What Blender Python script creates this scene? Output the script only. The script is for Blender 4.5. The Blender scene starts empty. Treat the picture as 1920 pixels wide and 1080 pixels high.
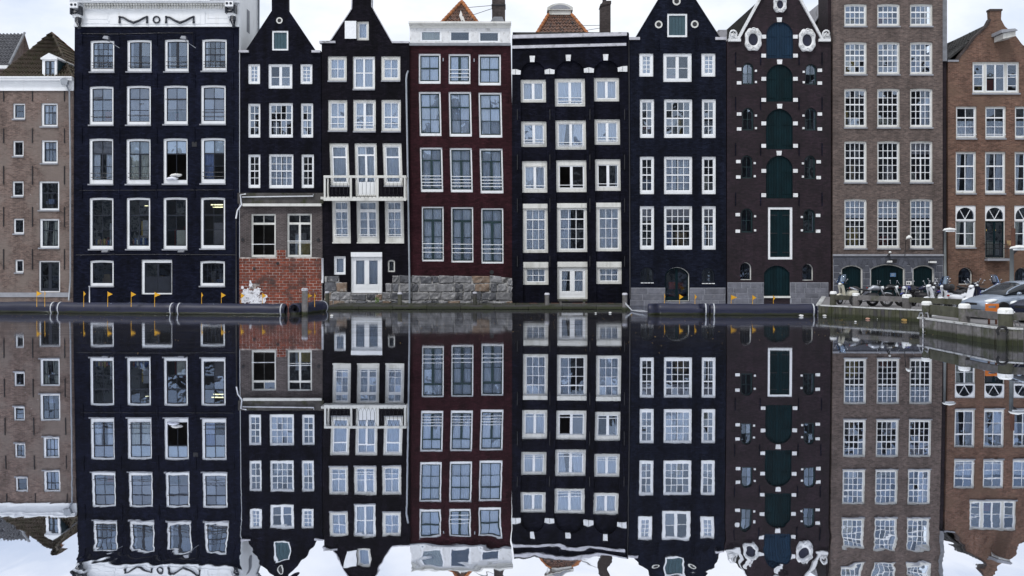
import bpy, math, random
from mathutils import Vector
from mathutils.geometry import delaunay_2d_cdt
R = random.Random(7)
rad = math.radians
SC = bpy.context.scene
COL = SC.collection

# ------------------------------------------------------------------ camera, world, sun
S, D, HC = .032, 60.0, 3.0            # metres per photo pixel on the facade line, viewing distance, eye height
cam_d = bpy.data.cameras.new('camera'); cam = bpy.data.objects.new('camera', cam_d); COL.objects.link(cam)
cam.location = (0, -D, HC); cam.rotation_euler = (rad(90), 0, 0)
cam_d.sensor_width = 36; cam_d.lens = 36 * (D / S) / 1920
cam_d.shift_y = -(540 - 479) / 1920
cam_d.clip_start = .1; cam_d.clip_end = 4000
SC.camera = cam
SUN_EL, SUN_AZ = 54, 212              # from the left, behind the camera
wd = bpy.data.worlds.new('World'); SC.world = wd; wd.use_nodes = True
nt = wd.node_tree; nt.nodes.clear()
def N(t, ty, **kw):
    n = t.nodes.new(ty)
    for k, v in kw.items():
        if k in n.inputs: n.inputs[k].default_value = v
        else: setattr(n, k, v)
    return n
def L(t, a, b): t.links.new(a, b)
sky = N(nt, 'ShaderNodeTexSky', sky_type='NISHITA', sun_disc=False)
sky.sun_elevation = rad(SUN_EL); sky.sun_rotation = rad(SUN_AZ)
b1 = N(nt, 'ShaderNodeBackground', Strength=.10); L(nt, sky.outputs[0], b1.inputs[0])
tc = N(nt, 'ShaderNodeTexCoord')
mp = N(nt, 'ShaderNodeMapping'); mp.inputs['Scale'].default_value = (1, 1, 2.2); L(nt, tc.outputs['Generated'], mp.inputs[0])
ns = N(nt, 'ShaderNodeTexNoise', Scale=2.6, Detail=7.0, Roughness=.55); L(nt, mp.outputs[0], ns.inputs['Vector'])
cr = N(nt, 'ShaderNodeValToRGB'); L(nt, ns.outputs[0], cr.inputs[0])
cr.color_ramp.elements[0].position = .30; cr.color_ramp.elements[0].color = (.72, .72, .72, 1)
cr.color_ramp.elements[1].position = .52; cr.color_ramp.elements[1].color = (1, 1, 1, 1)
cr2 = N(nt, 'ShaderNodeValToRGB'); L(nt, ns.outputs[0], cr2.inputs[0])
cr2.color_ramp.elements[0].position = .38; cr2.color_ramp.elements[0].color = (.70, .77, .90, 1)
cr2.color_ramp.elements[1].position = .60; cr2.color_ramp.elements[1].color = (.97, .98, 1, 1)
b2 = N(nt, 'ShaderNodeBackground', Strength=1.0); L(nt, cr2.outputs[0], b2.inputs[0])
mx = N(nt, 'ShaderNodeMixShader'); L(nt, cr.outputs[0], mx.inputs[0]); L(nt, b1.outputs[0], mx.inputs[1]); L(nt, b2.outputs[0], mx.inputs[2])
wo = N(nt, 'ShaderNodeOutputWorld'); L(nt, mx.outputs[0], wo.inputs[0])
sd = bpy.data.lights.new('sun', 'SUN'); sd.energy = 1.5; sd.angle = rad(10); sd.color = (1, .97, .93)
so = bpy.data.objects.new('sun', sd); COL.objects.link(so)
az, el = rad(SUN_AZ), rad(SUN_EL)     # azimuth from +Y clockwise
dv = Vector((math.sin(az) * math.cos(el), math.cos(az) * math.cos(el), math.sin(el)))
so.rotation_euler = dv.to_track_quat('Z', 'Y').to_euler(); so.location = (-40, -60, 60)
vs = SC.view_settings; vs.view_transform = 'Standard'; vs.look = 'None'; vs.exposure = .24; vs.gamma = 1; vs.use_curve_mapping = False
SC.render.engine = 'CYCLES'

# ------------------------------------------------------------------ materials
MATS = {}
def base(name, rough=.6, metal=0.0, spec=.4):
    m = bpy.data.materials.new(name); m.use_nodes = True; t = m.node_tree; t.nodes.clear()
    p = N(t, 'ShaderNodeBsdfPrincipled'); o = N(t, 'ShaderNodeOutputMaterial'); L(t, p.outputs[0], o.inputs[0])
    p.inputs['Roughness'].default_value = rough; p.inputs['Metallic'].default_value = metal
    p.inputs['Specular IOR Level'].default_value = spec
    MATS[name] = m
    return m, t, p
def c4(c, k=1.0): return (c[0] * k, c[1] * k, c[2] * k, 1)
def rampn(t, src, stops):
    r = N(t, 'ShaderNodeValToRGB'); e = r.color_ramp.elements
    e[0].position, e[0].color = stops[0]; e[1].position, e[1].color = stops[1]
    for s in stops[2:]:
        q = e.new(s[0]); q.color = s[1]
    L(t, src, r.inputs[0]); return r
def mulc(t, a, b, fac=1.0, mode='MULTIPLY'):
    m = N(t, 'ShaderNodeMix', data_type='RGBA', blend_type=mode); m.inputs[0].default_value = fac
    L(t, a, m.inputs[6]); L(t, b, m.inputs[7]); return m.outputs[2]
def plain(name, c, rough=.6, var=.15, scale=3.0, metal=0.0, spec=.4, bump=.0, dirt=None, dscale=.8, dlo=.55, dhi=.7, tex='Object', streak=False):
    m, t, p = base(name, rough, metal, spec)
    tc = N(t, 'ShaderNodeTexCoord'); src = tc.outputs[tex]
    if tex == 'Position':
        pass
    n = N(t, 'ShaderNodeTexNoise', Scale=scale, Detail=6.0, Roughness=.6)
    g = N(t, 'ShaderNodeNewGeometry'); L(t, g.outputs['Position'], n.inputs['Vector'])
    r = rampn(t, n.outputs[0], [(.3, c4(c, 1 - var)), (.7, c4(c, 1 + var))])
    out = r.outputs[0]
    if dirt:
        n2 = N(t, 'ShaderNodeTexNoise', Scale=dscale, Detail=8.0, Roughness=.65)
        if streak:
            mm = N(t, 'ShaderNodeMapping'); mm.inputs['Scale'].default_value = (1, 1, .15); L(t, g.outputs['Position'], mm.inputs[0]); L(t, mm.outputs[0], n2.inputs['Vector'])
        else: L(t, g.outputs['Position'], n2.inputs['Vector'])
        r2 = rampn(t, n2.outputs[0], [(dlo, (0, 0, 0, 1)), (dhi, (1, 1, 1, 1))])
        mxx = N(t, 'ShaderNodeMix', data_type='RGBA'); L(t, r2.outputs[0], mxx.inputs[0]); L(t, out, mxx.inputs[6]); mxx.inputs[7].default_value = c4(dirt)
        out = mxx.outputs[2]
    if name in ('timber', 'timber_green', 'timber_wet', 'concrete_dirty', 'boom'):
        sz = N(t, 'ShaderNodeSeparateXYZ'); L(t, g.outputs['Position'], sz.inputs[0])
        ma = N(t, 'ShaderNodeMath', operation='MULTIPLY_ADD'); ma.inputs[1].default_value = -.20; L(t, n.outputs[0], ma.inputs[0]); L(t, sz.outputs[2], ma.inputs[2])
        ra = rampn(t, ma.outputs[0], [(0, (1, 1, 1, 1)), (.10 if name != 'boom' else .02, (0, 0, 0, 1))])
        mq = N(t, 'ShaderNodeMix', data_type='RGBA'); L(t, ra.outputs[0], mq.inputs[0]); L(t, out, mq.inputs[6]); mq.inputs[7].default_value = (.020, .024, .008, 1); out = mq.outputs[2]
    oi = N(t, 'ShaderNodeObjectInfo')
    mr = N(t, 'ShaderNodeMapRange'); mr.inputs[3].default_value = 1 - var * .6; mr.inputs[4].default_value = 1 + var * .6
    L(t, oi.outputs['Random'], mr.inputs[0])
    out = mulc(t, out, mr.outputs[0])
    L(t, out, p.inputs['Base Color'])
    if bump:
        b = N(t, 'ShaderNodeBump', Strength=bump, Distance=.02); n3 = N(t, 'ShaderNodeTexNoise', Scale=scale * 6, Detail=5.0)
        L(t, g.outputs['Position'], n3.inputs['Vector']); L(t, n3.outputs[0], b.inputs['Height']); L(t, b.outputs[0], p.inputs['Normal'])
    return m
def brick(name, c1, c2, mortar, rough=.75, msize=.007, patch=.35, spots=None, sp=(.64, .72), spec=.3, pc=None, bs=.5):
    m, t, p = base(name, rough, 0, spec)
    g = N(t, 'ShaderNodeNewGeometry'); s = N(t, 'ShaderNodeSeparateXYZ'); L(t, g.outputs['Position'], s.inputs[0])
    ad = N(t, 'ShaderNodeMath', operation='ADD'); L(t, s.outputs[0], ad.inputs[0]); L(t, s.outputs[1], ad.inputs[1])
    # walls that have settled: courses wander a little
    wn = N(t, 'ShaderNodeTexNoise', Scale=.35, Detail=2.0); L(t, g.outputs['Position'], wn.inputs['Vector'])
    wm = N(t, 'ShaderNodeMath', operation='MULTIPLY_ADD'); wm.inputs[1].default_value = .25; L(t, wn.outputs[0], wm.inputs[0]); L(t, s.outputs[2], wm.inputs[2])
    cb = N(t, 'ShaderNodeCombineXYZ'); L(t, ad.outputs[0], cb.inputs[0]); L(t, wm.outputs[0], cb.inputs[1])
    bt = N(t, 'ShaderNodeTexBrick', Scale=1.0); L(t, cb.outputs[0], bt.inputs['Vector'])
    bt.inputs['Color1'].default_value = c4(c1); bt.inputs['Color2'].default_value = c4(c2); bt.inputs['Mortar'].default_value = c4(mortar)
    bt.inputs['Mortar Size'].default_value = msize; bt.inputs['Mortar Smooth'].default_value = .3
    bt.inputs['Brick Width'].default_value = .22; bt.inputs['Row Height'].default_value = .075
    n = N(t, 'ShaderNodeTexNoise', Scale=.9, Detail=9.0, Roughness=.68); L(t, g.outputs['Position'], n.inputs['Vector'])
    r = rampn(t, n.outputs[0], [(.3, c4((1, 1, 1), 1 - patch)), (.7, c4((1, 1, 1), 1 + patch))])
    out = mulc(t, bt.outputs[0], r.outputs[0])
    mp = N(t, 'ShaderNodeMapping'); mp.inputs['Scale'].default_value = (1.6, 1.6, .12); L(t, g.outputs['Position'], mp.inputs[0])
    n4 = N(t, 'ShaderNodeTexNoise', Scale=1.0, Detail=7.0, Roughness=.6); L(t, mp.outputs[0], n4.inputs['Vector'])
    r4 = rampn(t, n4.outputs[0], [(.35, c4((1, 1, 1), 1 - patch * .7)), (.65, c4((1, 1, 1), 1 + patch * .5))])
    out = mulc(t, out, r4.outputs[0])
    n7 = N(t, 'ShaderNodeTexNoise', Scale=8.0, Detail=3.0, Roughness=.7)
    mp7 = N(t, 'ShaderNodeMapping'); mp7.inputs['Scale'].default_value = (.6, .6, 1.8); L(t, g.outputs['Position'], mp7.inputs[0]); L(t, mp7.outputs[0], n7.inputs['Vector'])
    r7 = rampn(t, n7.outputs[0], [(.3, c4((1, 1, 1), .66)), (.7, c4((1, 1, 1), 1.34))])
    out = mulc(t, out, r7.outputs[0])
    if pc:
        n5 = N(t, 'ShaderNodeTexNoise', Scale=.45, Detail=6.0, Roughness=.6); L(t, g.outputs['Position'], n5.inputs['Vector'])
        r5 = rampn(t, n5.outputs[0], [(.46, (0, 0, 0, 1)), (.60, (.8, .8, .8, 1))])
        mxx = N(t, 'ShaderNodeMix', data_type='RGBA'); L(t, r5.outputs[0], mxx.inputs[0]); L(t, out, mxx.inputs[6]); mxx.inputs[7].default_value = c4(pc)
        out = mxx.outputs[2]
    if spots:
        n2 = N(t, 'ShaderNodeTexNoise', Scale=5.0, Detail=5.0, Roughness=.7); L(t, g.outputs['Position'], n2.inputs['Vector'])
        r2 = rampn(t, n2.outputs[0], [(sp[0], (0, 0, 0, 1)), (sp[1], (.85, .85, .85, 1))])
        mxx = N(t, 'ShaderNodeMix', data_type='RGBA'); L(t, r2.outputs[0], mxx.inputs[0]); L(t, out, mxx.inputs[6]); mxx.inputs[7].default_value = c4(spots)
        out = mxx.outputs[2]
    L(t, out, p.inputs['Base Color'])
    b = N(t, 'ShaderNodeBump', Strength=bs, Distance=.012, invert=True); L(t, bt.outputs['Fac'], b.inputs['Height'])
    n6 = N(t, 'ShaderNodeTexNoise', Scale=6.0, Detail=6.0, Roughness=.7); L(t, g.outputs['Position'], n6.inputs['Vector'])
    b2 = N(t, 'ShaderNodeBump', Strength=.6, Distance=.02); L(t, n6.outputs[0], b2.inputs['Height']); L(t, b.outputs[0], b2.inputs['Normal'])
    L(t, b2.outputs[0], p.inputs['Normal'])
    return m
def glassmat(name, refl=.125, tint=(.93, .96, .97), wave=.5):
    m = bpy.data.materials.new(name); m.use_nodes = True; t = m.node_tree; t.nodes.clear(); MATS[name] = m
    tr = N(t, 'ShaderNodeBsdfTransparent', Color=c4(tint)); gl = N(t, 'ShaderNodeBsdfGlossy', Color=c4((.66, .79, 1)), Roughness=.01)  # blue of the mirrored sky put into the glossy colour
    f = N(t, 'ShaderNodeFresnel', IOR=1.5)
    oi = N(t, 'ShaderNodeObjectInfo'); mr = N(t, 'ShaderNodeMapRange'); mr.inputs[3].default_value = refl * .25; mr.inputs[4].default_value = refl * 1.15; L(t, oi.outputs['Random'], mr.inputs[0])
    ml = N(t, 'ShaderNodeMath', operation='ADD'); L(t, f.outputs[0], ml.inputs[0]); L(t, mr.outputs[0], ml.inputs[1])
    g = N(t, 'ShaderNodeNewGeometry')
    n = N(t, 'ShaderNodeTexNoise', Scale=1.3, Detail=2.0); L(t, g.outputs['Position'], n.inputs['Vector'])
    b = N(t, 'ShaderNodeBump', Strength=wave, Distance=.02); L(t, n.outputs[0], b.inputs['Height']); L(t, b.outputs[0], gl.inputs['Normal'])
    mx = N(t, 'ShaderNodeMixShader'); L(t, ml.outputs[0], mx.inputs[0]); L(t, tr.outputs[0], mx.inputs[1]); L(t, gl.outputs[0], mx.inputs[2])
    o = N(t, 'ShaderNodeOutputMaterial'); L(t, mx.outputs[0], o.inputs[0])
    return m
glassmat('glass'); glassmat('screen_glass', .10, (.75, .80, .82), .1); glassmat('car_glass', .10, (.22, .27, .28), .05)
plain('white', (.76, .78, .80), .45, .05, 2.0, dirt=(.50, .50, .46), dscale=2.2, dlo=.60, dhi=.8, streak=True)
plain('cream', (.62, .62, .59), .5, .08, 2.0, dirt=(.38, .38, .34), dscale=2.0, dlo=.52, dhi=.75, streak=True)
plain('stone_white', (.68, .69, .70), .7, .1, 4.0, dirt=(.35, .35, .34), dscale=3.0)
plain('cap_grey', (.42, .42, .46), .7, .2, 3.0, dirt=(.15, .15, .15), dscale=2.5)
plain('sill', (.26, .27, .30), .7, .15, 3.0)
plain('dark_sash', (.014, .018, .028), .35, .2, 2.0)
plain('teal_sash', (.012, .030, .034), .35, .2, 2.0)
plain('curtain', (.80, .82, .90), .9, .08, 1.5)
plain('curtain_warm', (.66, .64, .56), .9, .08, 1.5)
plain('blind', (.85, .88, .92), .8, .03)
plain('blind_grey', (.36, .33, .35), .8, .06)
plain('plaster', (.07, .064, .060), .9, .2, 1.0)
plain('iron', (.015, .015, .018), .5, .2)
plain('pipe', (.30, .325, .36), .45, .15, 2.0, metal=.3)
plain('lamp_grey', (.20, .215, .215), .5, .15, 2.0, metal=.2)
plain('white_pipe', (.66, .68, .72), .45, .1, 2.0)
plain('green_door', (.0022, .0125, .0165), .55, .25, 2.0, bump=.15, spec=.12)
plain('blue_door', (.008, .025, .050), .5, .2, 2.0, bump=.15, spec=.15)
plain('blue_pane', (.035, .075, .095), .3, .1, 2.0)
brick('navy_brick', (.0026, .0038, .0110), (.0085, .0105, .0245), (.0016, .0024, .007), .65, patch=.5, spec=.08, spots=(.035, .038, .05), sp=(.70, .80), bs=.9)
brick('blue_black_brick', (.0036, .0050, .0115), (.0100, .0125, .0245), (.002, .003, .007), .65, patch=.5, bs=.9, spec=.08, spots=(.06, .06, .07), sp=(.74, .80))
brick('black_brick', (.0026, .0030, .0080), (.0074, .0080, .0165), (.0015, .0015, .004), .65, patch=.55, bs=.9, spec=.08, spots=(.09, .09, .10), sp=(.76, .82))
brick('black_brick_rough', (.0034, .0030, .0062), (.0090, .0075, .0125), (.0015, .0015, .003), .65, patch=.55, bs=.9, spec=.08, spots=(.12, .12, .13), sp=(.73, .80))
brick('burgundy_brick', (.022, .0062, .0090), (.038, .0108, .0150), (.015, .005, .007), .65, patch=.34, bs=.8, spec=.10)
brick('maroon_brick', (.0115, .0064, .0105), (.024, .0130, .0195), (.010, .007, .010), .7, patch=.38, bs=.8, spots=(.12, .10, .10), sp=(.73, .80))
brick('grey_brown_brick', (.075, .056, .050), (.140, .104, .092), (.135, .120, .115), .8, patch=.28, spots=(.30, .28, .27), sp=(.66, .78))
brick('brown_brick', (.098, .066, .056), (.180, .124, .105), (.18, .16, .15), .8, patch=.3, spots=(.42, .40, .40), sp=(.66, .74), pc=(.17, .14, .125))
brick('orange_brick', (.105, .052, .034), (.185, .098, .068), (.16, .135, .12), .8, patch=.32, spots=(.42, .38, .36), sp=(.68, .78), pc=(.125, .080, .056))
brick('dark_small_brick', (.045, .034, .034), (.070, .055, .054), (.115, .105, .105), .8, patch=.3, msize=.012, spots=(.02, .018, .018), sp=(.68, .74))
brick('chimney_brick', (.045, .035, .033), (.065, .052, .050), (.05, .045, .045), .85, patch=.35)
plain('red_brick', (.165, .036, .017), .75, .45, 9.0, bump=.4, dirt=(.055, .04, .038), dscale=1.1, dlo=.50, dhi=.68)
plain('white_mortar', (.50, .45, .42), .9, .2, 4.0, dirt=(.10, .085, .08), dscale=1.1, dlo=.46, dhi=.62)
plain('peeling_paint', (.62, .63, .66), .7, .25, 8.0, bump=.4, dirt=(.20, .19, .20), dscale=6.0, dlo=.52, dhi=.62)
plain('rubble_dark', (.085, .088, .10), .8, .45, 3.0, bump=.6, dirt=(.30, .30, .30), dscale=4.0, dlo=.56, dhi=.72)
plain('rubble_brown', (.16, .115, .085), .8, .4, 3.0, bump=.6, dirt=(.30, .29, .27), dscale=4.0, dlo=.52, dhi=.72)
plain('rubble', (.20, .20, .21), .8, .45, 3.0, bump=.6, dirt=(.42, .42, .41), dscale=3.5, dlo=.55, dhi=.72)
plain('rubble_joint', (.36, .355, .35), .9, .35, 5.0, dirt=(.06, .06, .06), dscale=3.0, dlo=.5, dhi=.6)
plain('ashlar', (.115, .118, .140), .75, .25, 3.0, bump=.3, dirt=(.20, .20, .21), dscale=2.2, dlo=.55, dhi=.8)
plain('blue_stone', (.070, .075, .095), .7, .3, 2.5, bump=.3)
plain('joint', (.26, .27, .30), .9, .15)
plain('concrete_dirty', (.075, .07, .068), .85, .5, 2.0, bump=.4, dirt=(.035, .04, .015), dscale=1.4, dlo=.5, dhi=.62)
plain('tile_moss', (.062, .046, .034), .85, .6, 7.0, bump=.6, dirt=(.040, .038, .018), dscale=2.6, dlo=.46, dhi=.62)
plain('tile_grey', (.075, .077, .088), .7, .25, 3.0, bump=.3)
plain('tile_brown', (.15, .085, .062), .8, .5, 6.0, bump=.4, dirt=(.05, .048, .05), dscale=5.0, dlo=.5, dhi=.6)
plain('tile_orange', (.30, .115, .042), .8, .35, 7.0, bump=.4, dirt=(.10, .05, .03), dscale=6.0, dlo=.6, dhi=.7)
plain('tile_dark', (.030, .030, .030), .8, .4, 3.0, bump=.4)
plain('lead', (.19, .20, .22), .6, .25)
plain('timber_wet', (.050, .047, .048), .7, .35, 3.0, bump=.4, dirt=(.030, .034, .012), dscale=1.5, dlo=.5, dhi=.62)
plain('timber', (.125, .118, .118), .8, .35, 4.0, bump=.5, dirt=(.05, .056, .025), dscale=1.2, dlo=.52, dhi=.66)
plain('timber_green', (.062, .062, .044), .8, .4, 4.0, bump=.5, dirt=(.030, .032, .012), dscale=2.0, dlo=.5, dhi=.66)
plain('white_cap', (.72, .73, .72), .6, .08, 5.0, dirt=(.35, .35, .30), dscale=5.0, dlo=.58, dhi=.68)
plain('boom', (.011, .013, .034), .45, .2, 2.0, spec=.4, dirt=(.035, .036, .038), dscale=2.5, dlo=.6, dhi=.8)
plain('rope', (.45, .47, .50), .7, .1)
plain('yellow', (.66, .34, .012), .5, .06)
plain('paving', (.16, .155, .16), .85, .2, 3.0, bump=.3)
plain('ground', (.10, .10, .10), .9, .2, 1.0)
plain('edge_white', (.50, .51, .51), .75, .2, 5.0, bump=.3, dirt=(.16, .16, .15), dscale=2.5, dlo=.5, dhi=.62)
plain('rubber', (.012, .012, .013), .7, .1)
plain('chrome', (.36, .37, .40), .35, .05, metal=.7)
plain('seat_black', (.014, .014, .016), .5, .15)
plain('paint_white', (.76, .78, .82), .25, .02, spec=.6)
plain('paint_silver', (.36, .38, .42), .3, .04, metal=.4, spec=.6)
plain('paint_blue', (.015, .022, .16), .25, .05, spec=.6)
plain('paint_cream', (.55, .53, .44), .3, .05, spec=.6)
plain('paint_navy', (.012, .014, .042), .25, .05, spec=.6)
plain('paint_black', (.010, .010, .012), .25, .05, spec=.6)
plain('car_silver', (.27, .32, .40), .25, .02, metal=.3, spec=.6)
plain('car_navy', (.014, .018, .040), .25, .02, metal=.1, spec=.6)
plain('lens', (.75, .78, .80), .15, .02, spec=.7)
plain('lens_red', (.35, .02, .015), .3, .05)
plain('lens_orange', (.75, .20, .02), .3, .05)
plain('orange_metal', (.60, .17, .03), .5, .12)
plain('rust', (.10, .045, .03), .8, .3)
plain('leaf_green', (.07, .13, .02), .7, .3)
plain('sign_blue', (.13, .26, .45), .5, .03)
plain('ink', (.02, .025, .05), .6, .02)
plain('litter_white', (.7, .7, .68), .6, .1)
plain('litter_pink', (.48, .27, .20), .7, .2)
plain('litter_leaf', (.30, .19, .06), .7, .3)
plain('cloth_blue', (.28, .34, .55), .9, .1)
plain('book_red', (.25, .05, .04), .7, .1); plain('book_yellow', (.5, .36, .1), .7, .1); plain('book_blue', (.07, .12, .3), .7, .1)
plain('timber_tan', (.30, .20, .10), .7, .2)
plain('far_brick', (.05, .042, .040), .8, .2); plain('far_cream', (.22, .205, .18), .8, .1); plain('far_glass', (.02, .024, .03), .15, .1)
def emis(name, c, s):
    m = bpy.data.materials.new(name); m.use_nodes = True; t = m.node_tree; t.nodes.clear(); MATS[name] = m
    e = N(t, 'ShaderNodeEmission', Color=c4(c), Strength=s); o = N(t, 'ShaderNodeOutputMaterial'); L(t, e.outputs[0], o.inputs[0])
emis('tube_light', (1, .93, .55), 2.2); emis('lamp_glow', (1, .62, .16), 1.0)

# water: canal water under a grey sky, reflection raised to near mirror in the shader at every angle, faint ripples
def water_mat():
    m = bpy.data.materials.new('canal_water'); m.use_nodes = True; t = m.node_tree; t.nodes.clear(); MATS['water'] = m
    g = N(t, 'ShaderNodeNewGeometry'); s = N(t, 'ShaderNodeSeparateXYZ'); L(t, g.outputs['Position'], s.inputs[0])
    def noise(sx, sy, sc, det=2.0, w=0):
        mp = N(t, 'ShaderNodeMapping'); mp.inputs['Scale'].default_value = (sx, sy, 1); mp.inputs['Location'].default_value = (w, w * 1.7, 0)
        L(t, g.outputs['Position'], mp.inputs[0])
        n = N(t, 'ShaderNodeTexNoise', Scale=sc, Detail=det, Roughness=.45, Distortion=.4); L(t, mp.outputs[0], n.inputs['Vector']); return n.outputs[0]
    def mask(a, b, lo, hi):
        r = N(t, 'ShaderNodeMapRange', interpolation_type='SMOOTHSTEP'); r.inputs[1].default_value = a; r.inputs[2].default_value = b
        r.inputs[3].default_value = lo; r.inputs[4].default_value = hi; L(t, s.outputs[1], r.inputs[0]); return r.outputs[0]
    def mul(a, b):
        q = N(t, 'ShaderNodeMath', operation='MULTIPLY'); L(t, a, q.inputs[0])
        if isinstance(b, float): q.inputs[1].default_value = b
        else: L(t, b, q.inputs[1])
        return q.outputs[0]
    def add(a, b):
        q = N(t, 'ShaderNodeMath', operation='ADD'); L(t, a, q.inputs[0]); L(t, b, q.inputs[1]); return q.outputs[0]
    # slow undulation, strong in the near water, almost flat farther out
    h = mul(noise(1.25, .6, 1.0, 2.5), mask(-47.4, -51.0, .00030, .0110))
    h = add(h, mul(noise(3.6, 1.1, 1.0, 2.0, 9), mask(-40.0, -50.0, .00005, .00035)))
    h = add(h, mul(noise(1.5, 2.6, 1.5, 3.0, 3), mask(-32.0, -12.0, .00002, .0016)))
    b = N(t, 'ShaderNodeBump', Strength=1.0, Distance=1.0); L(t, h, b.inputs['Height'])
    gl = N(t, 'ShaderNodeBsdfGlossy', Color=c4((.83, .86, .93)), Roughness=.012); L(t, b.outputs[0], gl.inputs['Normal'])
    rr = mask(-34.0, -10.0, .010, .055); L(t, rr, gl.inputs['Roughness'])
    df = N(t, 'ShaderNodeBsdfDiffuse', Color=c4((.030, .029, .030)))
    mx = N(t, 'ShaderNodeMixShader'); 
    film = noise(.5, 1.6, .9, 6.0, 5)
    rmp = rampn(t, film, [(.36, (.25, .25, .25, 1)), (.66, (1, 1, 1, 1))])
    fac = mul(rmp.outputs[0], mask(-34.0, -16.0, .02, .40))
    sub = N(t, 'ShaderNodeMath', operation='SUBTRACT'); sub.inputs[0].default_value = .96; L(t, fac, sub.inputs[1])
    L(t, sub.outputs[0], mx.inputs[0]); L(t, df.outputs[0], mx.inputs[1]); L(t, gl.outputs[0], mx.inputs[2])
    o = N(t, 'ShaderNodeOutputMaterial'); L(t, mx.outputs[0], o.inputs[0])
water_mat()

# ------------------------------------------------------------------ mesh helpers
def PX(px, Y=0.0): return (px - 960) * S * (D + Y) / D
def PZ(py, Y=0.0): return HC + (479 - py) * S * (D + Y) / D
def worldloc(o):
    v = Vector((0, 0, 0))
    while o: v += o.location; o = o.parent
    return v
class MB:
    def __init__(s): s.v = []; s.f = []
    def prism(s, poly, ya, yb, back=True):
        n = len(poly); o = len(s.v)
        s.v += [(x, ya, z) for x, z in poly] + [(x, yb, z) for x, z in poly]
        s.f.append(tuple(o + i for i in range(n)))
        if back: s.f.append(tuple(o + n + i for i in reversed(range(n))))
        for i in range(n):
            j = (i + 1) % n; s.f.append((o + i, o + n + i, o + n + j, o + j))
    def rect(s, x0, x1, z0, z1, ya, yb): s.prism([(x0, z0), (x1, z0), (x1, z1), (x0, z1)], ya, yb)
    def box(s, a, b):
        s.prism([(a[0], a[2]), (b[0], a[2]), (b[0], b[2]), (a[0], b[2])], a[1], b[1])
    def ring(s, outer, inner, ya, yb, back=False):
        n = len(outer); o = len(s.v)
        s.v += [(x, ya, z) for x, z in outer] + [(x, ya, z) for x, z in inner] + [(x, yb, z) for x, z in outer] + [(x, yb, z) for x, z in inner]
        for i in range(n):
            j = (i + 1) % n
            s.f += [(o + i, o + j, o + n + j, o + n + i), (o + 2 * n + i, o + 2 * n + j, o + j, o + i), (o + n + i, o + n + j, o + 3 * n + j, o + 3 * n + i)]
            if back: s.f.append((o + 2 * n + i, o + 3 * n + i, o + 3 * n + j, o + 2 * n + j))
    def tube(s, pts, r, n=8, cap=True):
        pts = [Vector(p) for p in pts]; o = len(s.v); m = len(pts)
        rs = r if isinstance(r, (list, tuple)) else [r] * m
        for i, p in enumerate(pts):
            d = (pts[min(i + 1, m - 1)] - pts[max(i - 1, 0)]).normalized()
            u = d.cross(Vector((0, 0, 1)) if abs(d.z) < .9 else Vector((0, 1, 0))).normalized(); w = d.cross(u)
            for k in range(n):
                a = 2 * math.pi * k / n; s.v.append(tuple(p + (u * math.cos(a) + w * math.sin(a)) * rs[i]))
        for i in range(m - 1):
            for k in range(n):
                k2 = (k + 1) % n; s.f.append((o + i * n + k, o + i * n + k2, o + (i + 1) * n + k2, o + (i + 1) * n + k))
        if cap:
            s.f.append(tuple(o + k for k in range(n))); s.f.append(tuple(o + (m - 1) * n + k for k in reversed(range(n))))
    def loft(s, secs, n=14, p=2.0, cap=True):
        """secs: (x, y, z, half width, half height) superellipse rings in planes across x"""
        o = len(s.v)
        for (x, y, z, w, h) in secs:
            for k in range(n):
                a = 2 * math.pi * (k + .5) / n; c, q = math.cos(a), math.sin(a)
                s.v.append((x, y + w * math.copysign(abs(c) ** (2 / p), c), z + h * math.copysign(abs(q) ** (2 / p), q)))
        for i in range(len(secs) - 1):
            for k in range(n):
                k2 = (k + 1) % n; s.f.append((o + i * n + k, o + i * n + k2, o + (i + 1) * n + k2, o + (i + 1) * n + k))
        if cap:
            s.f.append(tuple(o + k for k in range(n))); s.f.append(tuple(o + (len(secs) - 1) * n + k for k in reversed(range(n))))
    def disc(s, c, r, w, n=20, r2=None):
        """wheel-like ring about the y axis"""
        r2 = r2 or 0; o = len(s.v)
        prof = [(r2, -w), (r * .88 if r2 else r * .9, -w), (r, -w * .55), (r, w * .55), (r * .88 if r2 else r * .9, w), (r2, w)]
        m = len(prof)
        for k in range(n):
            a = 2 * math.pi * k / n
            for (q, y) in prof: s.v.append((c[0] + q * math.cos(a), c[1] + y, c[2] + q * math.sin(a)))
        for k in range(n):
            k2 = (k + 1) % n
            for i in range(m):
                i2 = (i + 1) % m
                if i == m - 1 and not r2: continue
                s.f.append((o + k * m + i, o + k * m + i2, o + k2 * m + i2, o + k2 * m + i))
    def build(s, name, mat, parent=None, smooth=False, local=False):
        me = bpy.data.meshes.new(name)
        off = Vector((0, 0, 0)) if (local or parent is None) else worldloc(parent)
        me.from_pydata([(a - off.x, b - off.y, c - off.z) for a, b, c in s.v], [], s.f)
        me.materials.append(MATS[mat])
        if smooth: me.polygons.foreach_set('use_smooth', [True] * len(me.polygons))
        me.update()
        ob = bpy.data.objects.new(name, me); COL.objects.link(ob)
        if parent: ob.parent = parent
        return ob
def fixn(ob):
    import bmesh
    bm = bmesh.new(); bm.from_mesh(ob.data); bmesh.ops.remove_doubles(bm, verts=bm.verts, dist=1e-5); bmesh.ops.recalc_face_normals(bm, faces=bm.faces); bm.to_mesh(ob.data); bm.free(); return ob
def bevel(ob, w=.01, seg=1):
    m = ob.modifiers.new('bevel', 'BEVEL'); m.width = w; m.segments = seg; m.limit_method = 'ANGLE'; return ob
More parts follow.
